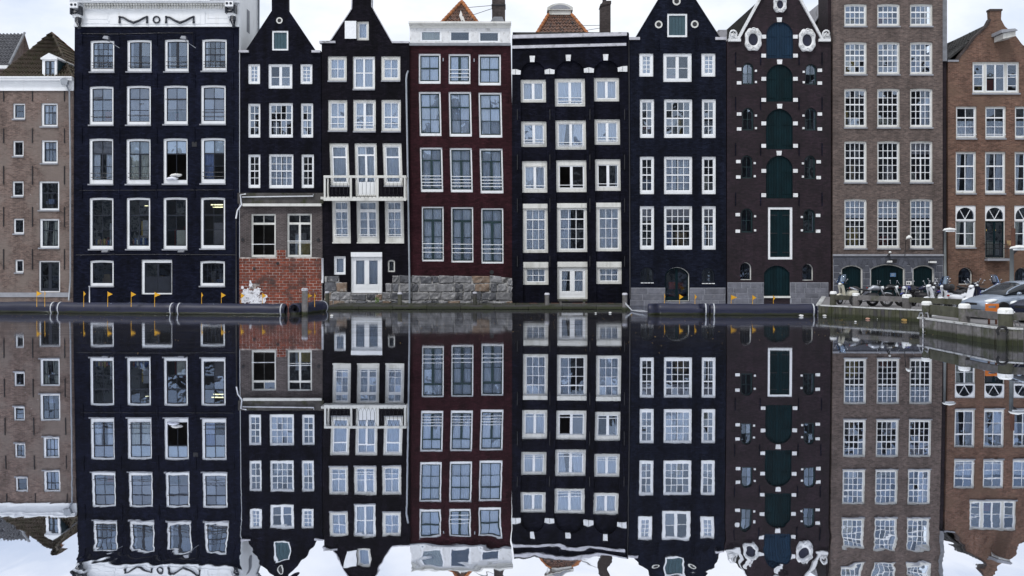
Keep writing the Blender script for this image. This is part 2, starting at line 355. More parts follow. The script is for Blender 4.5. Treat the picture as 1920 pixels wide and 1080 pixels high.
def tag(o, label=None, cat=None, group=None, kind=None):
    if label: o['label'] = label
    if cat: o['category'] = cat
    if group: o['group'] = group
    if kind: o['kind'] = kind
    return o
def empty(name, loc, label=None, cat=None, group=None, rz=0.0):
    o = bpy.data.objects.new(name, None); COL.objects.link(o); o.location = loc; o.rotation_euler = (0, 0, rz); o.empty_display_size = .3
    return tag(o, label, cat, group)
def copy_tree(o, parent=None):
    c = o.copy(); COL.objects.link(c); c.parent = parent
    for ch in list(o.children): copy_tree(ch, c)
    return c
def clip(poly, x0, x1, z0, z1):
    def cut(P, inside, inter):
        out = []
        for i in range(len(P)):
            a, b = P[i - 1], P[i]
            if inside(b):
                if not inside(a): out.append(inter(a, b))
                out.append(b)
            elif inside(a): out.append(inter(a, b))
        return out
    def ix(v): return lambda a, b: (v, a[1] + (b[1] - a[1]) * (v - a[0]) / (b[0] - a[0]))
    def iz(v): return lambda a, b: (a[0] + (b[0] - a[0]) * (v - a[1]) / (b[1] - a[1]), v)
    for ins, it in ((lambda p: p[0] >= x0, ix(x0)), (lambda p: p[0] <= x1, ix(x1)), (lambda p: p[1] >= z0, iz(z0)), (lambda p: p[1] <= z1, iz(z1))):
        if len(poly) < 3: return []
        poly = cut(poly, ins, it)
    return poly
def arch(x0, x1, z0, z1, rise, n=12):
    """counter-clockwise outline; rise 0 is a rectangle, otherwise an arch springing rise below the top"""
    if rise <= 0: return [(x0, z0), (x1, z0), (x1, z1), (x0, z1)]
    w = (x1 - x0) / 2; cx = (x0 + x1) / 2
    if rise >= w * .98: r = w; cz = z1 - w
    else: r = (w * w + rise * rise) / (2 * rise); cz = z1 - r
    a0 = math.asin(min(1, w / r)); pts = [(x0, z0), (x1, z0)]
    for i in range(n + 1):
        a = a0 - 2 * a0 * i / n; pts.append((cx + r * math.sin(a), cz + r * math.cos(a)))
    return pts
def inpoly(p, poly):
    c = False; x, y = p
    for i in range(len(poly)):
        (x1, y1), (x2, y2) = poly[i - 1], poly[i]
        if (y1 > y) != (y2 > y) and x < (x2 - x1) * (y - y1) / (y2 - y1) + x1: c = not c
    return c
def sheet(mb, outer, holes, y, reveal, edge=0.0):
    """a wall face with openings, their reveals, and optionally the outer edge returned back"""
    vs_, ed = [], []
    for P in [outer] + holes:
        o = len(vs_); vs_ += [Vector(p) for p in P]; ed += [(o + i, o + (i + 1) % len(P)) for i in range(len(P))]
    V, E, F, *_ = delaunay_2d_cdt(vs_, ed, [], 0, 1e-5)
    o = len(mb.v); mb.v += [(p.x, y, p.y) for p in V]
    for f in F:
        cx = sum(V[i].x for i in f) / len(f); cz = sum(V[i].y for i in f) / len(f)
        if inpoly((cx, cz), outer) and not any(inpoly((cx, cz), h) for h in holes): mb.f.append(tuple(o + i for i in f))
    for P, dd in [(h, reveal) for h in holes] + ([(outer, edge)] if edge else []):
        n = len(P); o = len(mb.v); mb.v += [(x, y, z) for x, z in P] + [(x, y + dd, z) for x, z in P]
        for i in range(n):
            j = (i + 1) % n; mb.f.append((o + i, o + j, o + n + j, o + n + i))

# ------------------------------------------------------------------ windows
PANES = {}
class House:
    def __init__(s, name, label, x0, x1, y0, cat='house', group=None):
        s.y0 = y0; s.xa, s.xb = PX(x0, y0), PX(x1, y0)
        s.root = empty(name, ((s.xa + s.xb) / 2, y0, 0), label, cat, group)
        s.holes = []; s.floors = set()
    def x(s, px): return PX(px, s.y0)
    def z(s, py): return PZ(py, s.y0)
    def pt(s, P): return [(s.x(a), s.z(b)) for a, b in P]
    def wall(s, outline, mat, reveal=.30, edge=.38, extra=None):
        mb = MB(); sheet(mb, s.pt(outline), s.holes if extra is None else extra, s.y0, reveal, edge)
        s.wallo = mb.build('wall', mat, s.root); return s.wallo
    def body(s, eave, depth, mat, roofmat='tile_dark', ridge=None, x0=None, x1=None, z0=-.6, rx=None):
        """party walls, back wall, roof, an inner partition and storeys behind the front"""
        xa = s.x(x0) if x0 else s.xa + .01; xb = s.x(x1) if x1 else s.xb - .01; ze = s.z(eave); ya, yb = s.y0 + .05, s.y0 + depth
        if mat:
            mb = MB()
            mb.rect(xa, xa + .2, z0, ze, ya, yb); mb.rect(xb - .2, xb, z0, ze, ya, yb); mb.rect(xa + .2, xb - .2, z0, ze, yb - .2, yb)
            if ridge:
                xm = (xa + xb) / 2; mb.prism([((s.x(rx[0]) if rx else xa), ze), ((s.x(rx[1]) if rx else xb), ze), (xm, s.z(ridge))], yb - .2, yb)
            mb.build('side_wall', mat, s.root)
        mb = MB()
        if ridge:
            if rx: mb.rect(xa, xb, ze, ze + .12, s.y0 + .3, yb); xa0, xb0 = xa, xb; xa, xb = s.x(rx[0]), s.x(rx[1])
            xm = (xa + xb) / 2; zr = s.z(ridge); t = .15
            mb.prism([(xa, ze), (xm, zr), (xm, zr + t), (xa - .02, ze + t)], s.y0 + .3, yb); mb.prism([(xb, ze), (xb + .02, ze + t), (xm, zr + t), (xm, zr)], s.y0 + .3, yb)
        else: mb.rect(xa, xb, ze, ze + .12, s.y0 + .3, yb)
        mb.build('roof', roofmat, s.root)
        if rx: xa, xb = xa0, xb0
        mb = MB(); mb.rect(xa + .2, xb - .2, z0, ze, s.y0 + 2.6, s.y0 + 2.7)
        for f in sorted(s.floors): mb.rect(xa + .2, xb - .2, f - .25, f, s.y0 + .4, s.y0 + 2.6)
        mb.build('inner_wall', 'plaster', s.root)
    def win(s, rect, f=(3, 3, 3, 3), fm='white', cols=1, rows=(1,), sash='white', sw=1.3, bar=1.0, heavy=None, hb=2.2, mull=0, mrow=0,
            bp=0, cur=None, cm='curtain', blind=0, bm_='blind', rails=(), rm='white', sill=None, arc=0, skew=0, lint=0, inset=.075, name='window', open_=(), y=None, panes=True, furn=True, barm=None, sillw=2):
        x0, y0, x1, y1 = rect; Y = s.y0 if y is None else y
        X0, X1, Z0, Z1 = s.x(x0), s.x(x1), s.z(y1), s.z(y0); k = S
        sk = skew * k / (Z1 - Z0) if Z1 != Z0 else 0
        def w(P): return [(a - sk * (b - Z1), b) for a, b in P]
        outer = arch(X0, X1, Z0, Z1, arc * k); s.holes.append(w(outer)); s.lasthole = w(outer)
        if Z1 > 1.2: s.floors.add(round(Z0 - (.15 if name == 'door' else .45), 2))
        xi0, xi1, zi0, zi1 = X0 + f[0] * k, X1 - f[2] * k, Z0 + f[3] * k, Z1 - f[1] * k
        ai = arc * k * (xi1 - xi0) / (X1 - X0) if arc else 0
        inner = arch(xi0, xi1, zi0, zi1, ai)
        mb = MB(); fy = Y + inset
        mb.ring(w(outer), w(inner), fy, fy + .13)
        if lint: mb.rect(X0 - .0, X1 + .0, Z1 - lint * k, Z1 + .02, Y - .03, fy - .003)
        wo = mb.build(name, fm, s.root)
        # sash and bars
        swk = sw * k; sy = fy + .045
        g0, g1, h0, h1 = xi0 + swk, xi1 - swk, zi0 + swk + bp * k, zi1 - swk
        gi = arch(g0, g1, h0, h1, ai * .95 if ai else 0)
        mb = MB(); so_ = arch(xi0 + .002, xi1 - .002, zi0 + .002, zi1 - .002, ai)
        mb.ring(w(so_), w(gi), sy, sy + .05)
        tot = sum(rows); zt = h1; cells = []
        for i, rr in enumerate(rows):
            zb = zt - rr / tot * (h1 - h0)
            top = 0 if i == 0 else (hb if heavy == i else bar) * k / 2
            bot = 0 if i == len(rows) - 1 else (hb if heavy == i + 1 else bar) * k / 2
            cells.append((zb + bot, zt - top))
            if i < len(rows) - 1:
                P = clip(gi, g0, g1, zb - bot, zb + bot)
                if len(P) > 2: mb.prism(w(P), sy + (.0 if heavy == i + 1 else .008), sy + .045)
            zt = zb
        cw = (g1 - g0) / cols; xs = []
        for c in range(cols):
            a, b = g0 + c * cw, g0 + (c + 1) * cw
            xs.append((a, b))
        for c in range(1, cols):
            xm = g0 + c * cw; bw = bar * k / 2
            if mull and c * 2 == cols:
                if mrow: 
                    P = clip(gi, xm - bw, xm + bw, cells[mrow][1], h1)
                    if len(P) > 2: mb.prism(w(P), sy + .009, sy + .044)
                    P = clip(gi, xm - mull * k / 2, xm + mull * k / 2, h0 - bp * k * .0, cells[mrow][1] + .001)
                else: P = clip(gi, xm - mull * k / 2, xm + mull * k / 2, h0, h1)
                if len(P) > 2: mb.prism(w(P), sy - .012, sy + .047)
            else:
                P = clip(gi, xm - bw, xm + bw, h0, h1)
                if len(P) > 2: mb.prism(w(P), sy + .009, sy + .044)
        if bp:
            pw = (g1 - g0) / max(1, (2 if mull else 1))
            for i in range(2 if mull else 1): mb.rect(g0 + i * pw + .05, g0 + (i + 1) * pw - .05, zi0 + swk + .02, h0 - .05, sy - .008, sy + .002)
        mb.build('sash', sash, wo)
        # panes
        if panes:
            gy = sy + .030
            for r_, (zb, zt) in enumerate(cells):
                for c, (a, b) in enumerate(xs):
                    if (r_, c) in open_: continue
                    bl = bar * k / 2 if c else 0; br = bar * k / 2 if c < cols - 1 else 0
                    if mull and r_ >= mrow:
                        if c * 2 == cols: bl = mull * k / 2
                        if (c + 1) * 2 == cols: br = mull * k / 2
                    P = clip(gi, a + bl, b - br, zb, zt)
                    if len(P) < 3: continue
                    P = w(P); cx = sum(q[0] for q in P) / len(P); cz = sum(q[1] for q in P) / len(P)
                    key = tuple((round(q[0] - cx, 3), round(q[1] - cz, 3)) for q in P)
                    if key not in PANES:
                        m2 = MB(); m2.prism([(q[0], q[1]) for q in key], -.003, .003)
                        me = bpy.data.meshes.new('pane'); me.from_pydata(m2.v, [], m2.f); me.materials.append(MATS['glass']); PANES[key] = me
                    po = bpy.data.objects.new('pane', PANES[key]); COL.objects.link(po); po.parent = wo
                    po.location = Vector((cx, gy, cz)) - worldloc(wo)
                    po.rotation_euler = (R.gauss(0, .011), 0, R.gauss(0, .012))
        # cloth behind the glass
        cy = fy + .19
        if blind:
            bb = MB(); zb = zi1 - blind * (zi1 - zi0); bb.rect(xi0 - .1, xi1 + .1, zb, zi1 + .1, cy - .06, cy - .045); bb.build('blind', bm_, wo)
        if cur:
            segs = {'c': [(0, 1)], 's': [(0, .36), (.64, 1)], 'l': [(0, .45)], 'r': [(.55, 1)], 'n': [(0, .16)], 'm': [(.84, 1)], 'w': [(0, .47), (.53, 1)]}[cur[0]]
            ztop = zi1 + .1 if 'h' not in cur else zi0 + .55 * (zi1 - zi0)
            cb = MB()
            for a, b in segs:
                xa, xb = xi0 - .08 + (xi1 - xi0 + .16) * a, xi0 - .08 + (xi1 - xi0 + .16) * b
                n = max(6, int((xb - xa) / .035)); o = len(cb.v); ph = R.random() * 6; fr = R.uniform(32, 46)
                amp = .022
                for i in range(n + 1):
                    xx = xa + (xb - xa) * i / n
                    yy = cy + amp * math.sin(fr * xx + ph + .8 * math.sin(5 * xx)) + .01 * math.sin(13 * xx + ph)
                    xb_ = xx if cur[0] in 'c' else xx + (.12 if a == 0 else -.12) * (xi1 - xi0) * (0 if 'g' not in cur else (1 if b < .6 else -1)) * -1
                    cb.v += [(xb_, yy, zi0 - .05), (xx, yy, ztop)]
                for i in range(n): cb.f.append((o + 2 * i, o + 2 * i + 2, o + 2 * i + 3, o + 2 * i + 1))
            cb.build('curtain', cm, wo, smooth=True)
        if furn and not cur and panes and y is None and (X1 - X0) > .8 and (Z1 - Z0) > 1.2 and blind < .8:
            for q in range(R.choice([2, 3, 3])):
                fx_ = R.uniform(xi0 - .2, xi1 - .5); fw_ = R.uniform(.25, .8); fh_ = R.uniform(.3, 1.1) * (zi1 - zi0); yy_ = Y + R.uniform(.6, 1.9)
                m2 = MB(); m2.rect(fx_, fx_ + fw_, zi0 - .3, zi0 + fh_ * .55, yy_, yy_ + .3); m2.build('furniture', R.choice(['curtain_warm', 'book_red', 'timber_tan', 'curtain', 'cloth_blue', 'cap_grey', 'blind_grey', 'book_yellow']), wo)
        if rails:
            for rl in rails:
                m2 = MB(); zz = s.z(rl); m2.tube([(xi0 - .04 - sk * (zz - Z1), Y - .03, zz), (xi1 + .04 - sk * (zz - Z1), Y - .03, zz)], .019 if rm != 'white' else .022, 6); m2.build('guard_rail', rm, wo)
        if sill:
            m2 = MB(); m2.rect(X0 - sillw * k - sk * (Z0 - Z1), X1 + sillw * k * .5 - sk * (Z0 - Z1), Z0 - 2.4 * k, Z0 + .004, Y - .07, Y + .1); m2.build('sill', sill, wo)
        return wo
    def anchors(s, pts, mat='iron'):
        for (x, ya, yb) in pts:
            m = MB(); m.rect(s.x(x) - .022, s.x(x) + .022, s.z(yb), s.z(ya), s.y0 - .05, s.y0 - .003); m.build('wall_anchor', mat, s.root)
    def shutter(s, rect, mat, arc=0, frame=None, planks=8, name='hatch', hinge=True, split=True):
        x0, y0, x1, y1 = rect; k = S
        P = arch(s.x(x0), s.x(x1), s.z(y1), s.z(y0), arc * k, 16); s.holes.append(P); Z0, Z1 = s.z(y1), s.z(y0)
        if frame:
            fx = frame; I = arch(s.x(x0 + fx[0]), s.x(x1 - fx[0]), s.z(y1 - fx[1]), s.z(y0 + fx[0]), arc * k * .9 if arc else 0, 16)
            m = MB(); m.ring(P, I, s.y0 + .03, s.y0 + .2); wo = m.build(name, fx[2], s.root); P = I
        else:
            m = MB(); I = arch(s.x(x0) + .035, s.x(x1) - .035, Z0 + .03, Z1 - .035, arc * k * .97 if arc else 0, 16); m.ring(P, I, s.y0 + .05, s.y0 + .2); wo = m.build(name, mat, s.root); P = I
        xa = min(p[0] for p in P); xb = max(p[0] for p in P); w = (xb - xa) / planks; za = min(p[1] for p in P); zb = max(p[1] for p in P)
        for i in range(planks):
            m = MB(); q = clip(P, xa + i * w + .006, xa + (i + 1) * w - .006, za, zb)
            if len(q) > 2:
                dy = R.uniform(0, .008) - (.0 if not split else (.012 if i in (planks // 2 - 1, planks // 2) else 0)); m.prism(q, s.y0 + .10 + dy, s.y0 + .15); m.build('plank', mat, wo)
        m = MB(); m.prism(P, s.y0 + .16, s.y0 + .18); m.build('backing', mat, wo)
        if hinge:
            for zf in (.10, .50, .88) if not arc else (.10, .62):
                zz = za + (zb - za) * zf
                for sg in (0, 1):
                    a = xa + .02 if sg == 0 else xb - .02 - (xb - xa) * .36
                    m = MB(); m.rect(a, a + (xb - xa) * .36, zz - .025, zz + .025, s.y0 + .075, s.y0 + .092); m.build('hinge', mat if arc else 'iron', wo)
        return wo
def block(parent, x0, x1, z0, z1, y, mat, d=.05, name='stone', jit=0.0, rough=0.0, deep=.12):
    """a stone: jittered outline, bevelled and (optionally) rough face"""
    n, m_ = (4, 3) if rough else (2, 2)
    mb = MB(); o = 0; g = min(.012, (x1 - x0) * .1)
    jx = [(R.uniform(-jit, jit), R.uniform(-jit, jit)) for _ in range(4)]
    def P(u, v):
        a = (1 - u) * (1 - v); b = u * (1 - v); c = u * v; e = (1 - u) * v
        return (x0 + (x1 - x0) * u + a * jx[0][0] + b * jx[1][0] + c * jx[2][0] + e * jx[3][0], z0 + (z1 - z0) * v + a * jx[0][1] + b * jx[1][1] + c * jx[2][1] + e * jx[3][1])
    us = [0] + [(i / (n - 1)) * .88 + .06 for i in range(n)] + [1] if rough else [0, .04, .96, 1]
    vs_ = [0] + [(i / (m_ - 1)) * .8 + .10 for i in range(m_)] + [1] if rough else [0, .06, .94, 1]
    for v in vs_:
        for u in us:
            e = u in (0, 1) or v in (0, 1)
            px, pz = P(u, v); mb.v.append((px, y + (deep * .0 if e else -d - R.uniform(-rough, rough)) + (.0 if e else 0), pz))
    W_ = len(us)
    for j in range(len(vs_) - 1):
        for i in range(W_ - 1): a = j * W_ + i; mb.f.append((a, a + 1, a + 1 + W_, a + W_))
    return mb.build(name, mat, parent, smooth=False)
def tiles(parent, p00, p10, p11, p01, nx, ny, mat, name='roof_tiles', amp=.05, step=.05, tri=None):
    """pantiles: one wave per column, one lapped step per course; corners bottom-left, bottom-right, top-right, top-left"""
    p00, p10, p11, p01 = map(Vector, (p00, p10, p11, p01)); nrm = (p10 - p00).cross(p01 - p00).normalized(); mb = MB(); sub = 5
    for j in range(ny):
        o = len(mb.v); W_ = nx * sub + 1
        jit = [R.uniform(-.012, .012) for _ in range(nx + 1)]
        for vv, lift in ((j / ny - .0, step), ((j + 1.12) / ny, 0)):
            vv = min(vv, 1.0)
            a, b = p00.lerp(p01, vv), p10.lerp(p11, vv)
            for i in range(W_):
                u = i / (W_ - 1); ph = (i % sub) / sub
                p = a.lerp(b, u) + nrm * (lift + amp * math.sin(2 * math.pi * ph) + jit[i // sub]); mb.v.append(tuple(p))
        for i in range(W_ - 1): mb.f.append((o + i, o + i + 1, o + W_ + i + 1, o + W_ + i))
        # lower lip
        o2 = len(mb.v); a, b = p00.lerp(p01, j / ny), p10.lerp(p11, j / ny)
        for i in range(W_): mb.v.append(tuple(a.lerp(b, i / (W_ - 1)) - nrm * .02))
        for i in range(W_ - 1): mb.f.append((o2 + i, o2 + i + 1, o + i + 1, o + i))
    ob = mb.build(name, mat, parent); tag(ob, kind='stuff'); return ob
def ridge_tiles(parent, a, b, n, mat='tile_orange', r=.13):
    a, b = Vector(a), Vector(b)
    for i in range(n):
        p, q = a.lerp(b, i / n), a.lerp(b, (i + 1.08) / n); m = MB(); m.tube([p, q], [r, r * .8], 8); m.build('ridge_tile', mat, parent, smooth=False)
def rod(parent, name, mat, pts, r, n=8, local=False):
    m = MB(); m.tube(pts, r, n); return m.build(name, mat, parent, smooth=True, local=local)

# ------------------------------------------------------------------ canal water, quays, ground
mb = MB(); ys = [-900, -300, -120, -80] + [-60 + i * .5 for i in range(0, 125)] + [4]
def wz(y):  # made-up slope falling towards the viewer, added to shorten the mirrored houses
    d = max(8.0, min(46, y + 60)); return .200 * math.log(d / 46)
for y in ys: mb.v += [(-900, y, wz(y)), (900, y, wz(y))]
for i in range(len(ys) - 1): mb.f.append((2 * i, 2 * i + 1, 2 * i + 3, 2 * i + 2))
tag(mb.build('water', 'water', smooth=True), 'dark calm canal water mirroring the row of houses', kind='structure')
mb = MB(); mb.box((-900, 9.0, -.7), (900, 2500, .5)); tag(mb.build('ground', 'ground'), 'ground behind the canal houses', kind='structure')
QP = [(18.75, .0), (15.3, -10.2), (18.7, -15.0), (18.9, -17.2), (16.2, -20.4), (16.6, -25.7), (17.3, -26.2), (60, -26.2), (60, -.0)]
def slab(pts, z0, z1):
    m = MB(); n = len(pts); m.v = [(x, y, z1) for x, y in pts] + [(x, y, z0) for x, y in pts]
    m.f = [tuple(range(n)), tuple(n + i for i in reversed(range(n)))] + [(i, n + i, n + (i + 1) % n, (i + 1) % n) for i in range(n)]; return m
pave = fixn(slab(QP, -1.0, .52).build('pavement', 'paving')); tag(pave, 'grey paved quay street with parked vehicles', kind='structure')
# ------------------------------------------------------------------ H0: grey tiled roof at the far left
h0 = House('brick_house', 'house at the left edge with dark grey tiled roof, behind the mossy roof', -160, 50, 7.0)
Y = 7.0
h0.wall([(-160, 600), (22, 600), (22, 128), (-160, 128)], 'brown_brick')
xr = PX(45, Y); ze, zr = PZ(124, Y), PZ(60, Y)
m = MB(); m.v = [(PX(22, Y), Y, -.6), (PX(22, Y), Y + 9, -.6), (PX(22, Y), Y + 9, ze), (PX(22, Y) , Y + 4.5, ze + .3), (PX(22, Y), Y, ze)]; m.f = [(0, 1, 2, 3, 4)]
m.build('side_wall', 'orange_brick', h0.root)
a = (PX(-160, Y), Y - .3, ze); b = (PX(22, Y), Y - .3, ze); zt_ = PZ(63, Y + 4.2); c = (PX(46, Y + 4.2), Y + 4.2, zt_); d_ = (PX(-160, Y + 4.2), Y + 4.2, zt_)
b = (c[0], Y - .3, ze)
# roof slope ends on a raking gable wall seen at the right
b2_ = (PX(21, Y), Y - .3, ze)
tiles(h0.root, a, b2_, c, d_, 30, 11, 'tile_grey')
m = MB(); m.v = [b2_, c, (PX(56, Y + 4.2), Y + 4.2, PZ(96, Y + 4.2)), (PX(56, Y + 4.2), Y + 4.2, -.5), (b2_[0], b2_[1], -.5)]; m.f = [(0, 1, 2, 3, 4)]; m.build('gable_wall', 'brown_brick', h0.root)
m = MB(); m.tube([Vector(b2_) + Vector((0, 0, .05)), Vector(c) + Vector((0, 0, .05))], .09, 6); m.build('verge', 'lead', h0.root)
m = MB(); m.rect(PX(-160, Y), PX(21, Y), PZ(131, Y), PZ(125, Y), Y - .5, Y - .2); m.build('gutter', 'white', h0.root)
h0.holes = []

# ------------------------------------------------------------------ H1: brown brick house
h = House('brick_house', 'brown brick house at left with small windows, white cornice and mossy tiled roof', -60, 138, .05)
for (r, cu) in (((24, 194, 47, 223), None), ((24, 264, 44, 293), None), ((23, 340, 44, 368), None), ((25, 410, 45, 438), None), ((28, 487, 44, 511), None)):
    h.win(r, (3, 2.5, 2.5, 2.5), cols=2 if r[1] > 250 and r[1] != 340 else 1, rows=(1, 1), sash='dark_sash', bar=.8, cur=cu, sill='sill', sillw=1)
for i, r in enumerate(((77, 193.5, 108, 237), (77.5, 263, 108, 306), (73, 340, 111, 394), (74, 410.5, 111, 464.5))):
    w_ = h.win(r, (4.5, 3, 3, 3.2), cols=3 if i < 3 else 4, rows=(1, 1.6), sash='dark_sash', bar=.8, heavy=1, hb=1.8, cur='sg' if i in (0, 3) else 'c' if i == 1 else None, cm='curtain_warm' if i == 3 else 'curtain', sill='sill')
h.win((72.5, 489, 112.5, 548), (2.5, 2.5, 2.5, 2), cols=2, rows=(1, 1), sash='dark_sash', sw=2.5, bar=1.0, mull=6, bp=3, name='door')
for r in ((-36, 194, -13, 223), (-36, 264, -13, 293), (-36, 340, -13, 368), (-36, 410, -13, 438)): h.win(r, (3, 2.5, 2.5, 2.5), cols=2, rows=(1, 1), sash='dark_sash', bar=.8, sill='sill')
h.wall([(-60, 590), (138, 590), (138, 169), (-60, 169)], 'brown_brick')
h.body(150, 9, 'brown_brick')
h.anchors([(x, a, b) for x in (7, 61, 121) for a, b in ((171, 190), (241, 268), (311, 346), (388, 425), (467, 505))])
m = MB(); m.rect(h.x(-60), h.x(139), h.z(169), h.z(152), h.y0 - .05, h.y0 + .3); m.rect(h.x(-60), h.x(138.5), h.z(152), h.z(147.5), h.y0 - .3, h.y0 + .3); m.rect(h.x(-60), h.x(139), h.z(147.5), h.z(145), h.y0 - .36, h.y0 + .3); m.rect(h.x(-60), h.x(139), h.z(170.5), h.z(167.5), h.y0 - .09, h.y0 - .052)
m.build('cornice', 'white', h.root)
m = MB(); m.rect(h.x(-60), h.x(132), h.z(557), h.z(548.5), h.y0 - .05, h.y0 - .003); m.build('plinth_band', 'sill', h.root)
rod(h.root, 'downpipe', 'pipe', [(h.x(127), -.15, h.z(160)), (h.x(132.5), -.12, h.z(172)), (h.x(134), -.1, h.z(300)), (h.x(134), -.1, h.z(525)), (h.x(131), -.1, h.z(563))], .05)
m = MB(); m.prism([(h.x(121), h.z(161)), (h.x(132), h.z(162)), (h.x(134), h.z(153)), (h.x(125), h.z(148)), (h.x(120), h.z(152))], -.45, -.2); m.build('rainwater_head', 'pipe', h.root)
# pyramid roof
ap = (PX(97, 4.5), 4.5, PZ(62, 4.5)); fl = (h.x(-58), -.05, h.z(145)); fr = (h.x(138), -.05, h.z(145)); br = (h.x(138), 9, h.z(145)); bl = (h.x(-58), 9, h.z(145))
ridl = (PX(96, 4.5), 4.5, PZ(62, 4.5))
fl2 = (h.x(-3), -.05, h.z(145))
tiles(h.root, fl2, fr, ap, ridl, 22, 11, 'tile_moss', amp=.055, step=.09)
tiles(h.root, fr, br, ap, ap, 20, 13, 'tile_moss', amp=.035, step=.06)
tiles(h.root, (fl2[0], 9, fl2[2]), fl2, ap, ap, 20, 10, 'tile_moss')
ridge_tiles(h.root, fr, ap, 14, 'tile_moss', .10); ridge_tiles(h.root, br, ap, 12, 'tile_orange', .10); ridge_tiles(h.root, fl2, ap, 16, 'tile_moss', .09)
m = MB(); m.rect(h.x(80) , h.x(107), h.z(144), h.z(111), .25, 1.8)
m2 = MB(); dx0, dx1, dz0, dz1 = h.x(80), h.x(107), h.z(144), h.z(112)
m2.ring([(dx0, dz0), (dx1, dz0), (dx1, dz1), (dx0, dz1)], [(dx0 + .16, dz0 + .08), (dx1 - .13, dz0 + .08), (dx1 - .13, dz1 - .08), (dx0 + .16, dz1 - .08)], .0, .12)
dor = m2.build('dormer', 'white', h.root)
m2 = MB(); m2.rect(dx0 + .02, dx0 + .1, dz0, dz1, .12, 2.4); m2.rect(dx1 - .1, dx1 - .02, dz0, dz1, .12, 2.4); m2.rect(dx0 + .1, dx1 - .1, dz0, dz1, 2.2, 2.4); m2.build('dormer_cheek', 'blue_pane', dor)
m2 = MB(); xm = (dx0 + dx1) / 2; m2.prism([(dx0 - .07, dz1), (dx1 + .07, dz1), (dx1 + .07, dz1 + .09), (xm, h.z(100)), (dx0 - .07, dz1 + .09)], -.08, 2.4); m2.build('pediment', 'white', dor)
m2 = MB(); ia, ib, iz0, iz1 = dx0 + .16, dx1 - .13, dz0 + .08, dz1 - .08; xm = (ia + ib) / 2
m2.ring([(ia, iz0), (ib, iz0), (ib, iz1), (ia, iz1)], [(ia + .03, iz0 + .03), (ib - .03, iz0 + .03), (ib - .03, iz1 - .03), (ia + .03, iz1 - .03)], .05, .09); m2.rect(xm - .06, xm + .06, iz0 + .03, iz1 - .03, .04, .09); m2.rect(ia + .03, ib - .03, iz0 + .40, iz0 + .43, .052, .09); m2.build('sash', 'dark_sash', dor)
for a_, b_ in ((ia + .03, xm - .06), (xm + .06, ib - .03)): m2 = MB(); m2.rect(a_, b_, iz0 + .03, iz1 - .03, .07, .075); m2.build('pane', 'glass', dor)
m2 = MB(); m2.rect(ia, ib, iz0, iz1, .25, .27); m2.build('curtain', 'curtain', dor)

# ------------------------------------------------------------------ H2: navy house with white cornice
h = House('painted_brick_house', 'wide navy blue brick house with white sash windows and a white cornice with black garlands', 140, 448, 0.0)
F2 = (4.6, 3.8, 3, 6)
def W2(r, **k):
    k.setdefault('sash', 'dark_sash'); k.setdefault('sill', 'sill'); k.setdefault('f', F2); k.setdefault('arc', 1.2)
    return h.win(r, **k)
X2 = ((169, 214), (238, 284), (308.5, 353.5), (378.5, 425))
W2((169, 75.5, 214, 134.5), cols=4, rows=(1, 1, 1, 1), heavy=2, hb=2.4, rails=(118, 123, 128), rm='iron', cur='n')
W2((238, 74.5, 284, 134), cols=2, rows=(1.2, 1), mull=4.5, rails=(117, 124), rm='iron', cur='n', bar=.8)
W2((308.5, 73.5, 353.5, 134), cols=2, rows=(1.2, 1), mull=4.5, rails=(116, 123), rm='iron', cur='n', bar=.8)
W2((378.5, 73, 425, 133), cols=4, rows=(1, 1, 1, 1), heavy=2, hb=2.6, rails=(116, 121, 126), rm='iron', cur='n')
W2((167.5, 161.5, 212.5, 234), cols=2, rows=(1, 1, 1), heavy=1, rails=(219,), rm='iron', blind=.35, bm_='blind_grey')
W2((237, 160.5, 282.5, 234), cols=2, rows=(1, 1, 1), heavy=1, rails=(216,), rm='iron', blind=.86, bm_='blind_grey')
W2((307, 160, 352, 233), cols=2, rows=(1, 1, 1), heavy=1, blind=.70, bm_='blind_grey', rails=(186,), rm='iron', bar=.8)
W2((376.5, 159.5, 423, 232.5), cols=2, rows=(1, 1, 1), heavy=1, blind=1.0, bm_='blind_grey', rails=(210, 218), rm='iron')
W2((167, 259.5, 212, 345), cols=2, rows=(1, 1, 1), heavy=1, f=(5, 4, 2.5, 8), mull=2.5, mrow=1, blind=.33, bm_='blind_grey', rails=(325, 332.5), rm='iron', cur='s')
W2((236.5, 260, 282, 345), cols=2, rows=(1, 1, 1), heavy=1, f=(5, 4, 2.5, 8), mull=2.5, mrow=1, blind=.33, rails=(325, 333), rm='iron', cur='w', cm='curtain_warm')
W2((306, 259, 351.5, 344.5), cols=2, rows=(1, 2), heavy=1, f=(5, 4, 2.5, 7), mull=.8, mrow=1, blind=.34, furn=False, open_=((1, 0), (1, 1)))
W2((376.5, 258.5, 422.5, 344), cols=2, rows=(1, 1, 1), heavy=1, f=(5, 4, 2.5, 8), blind=.34, rails=(323, 331), rm='iron', cur='l', cm='cloth_blue')
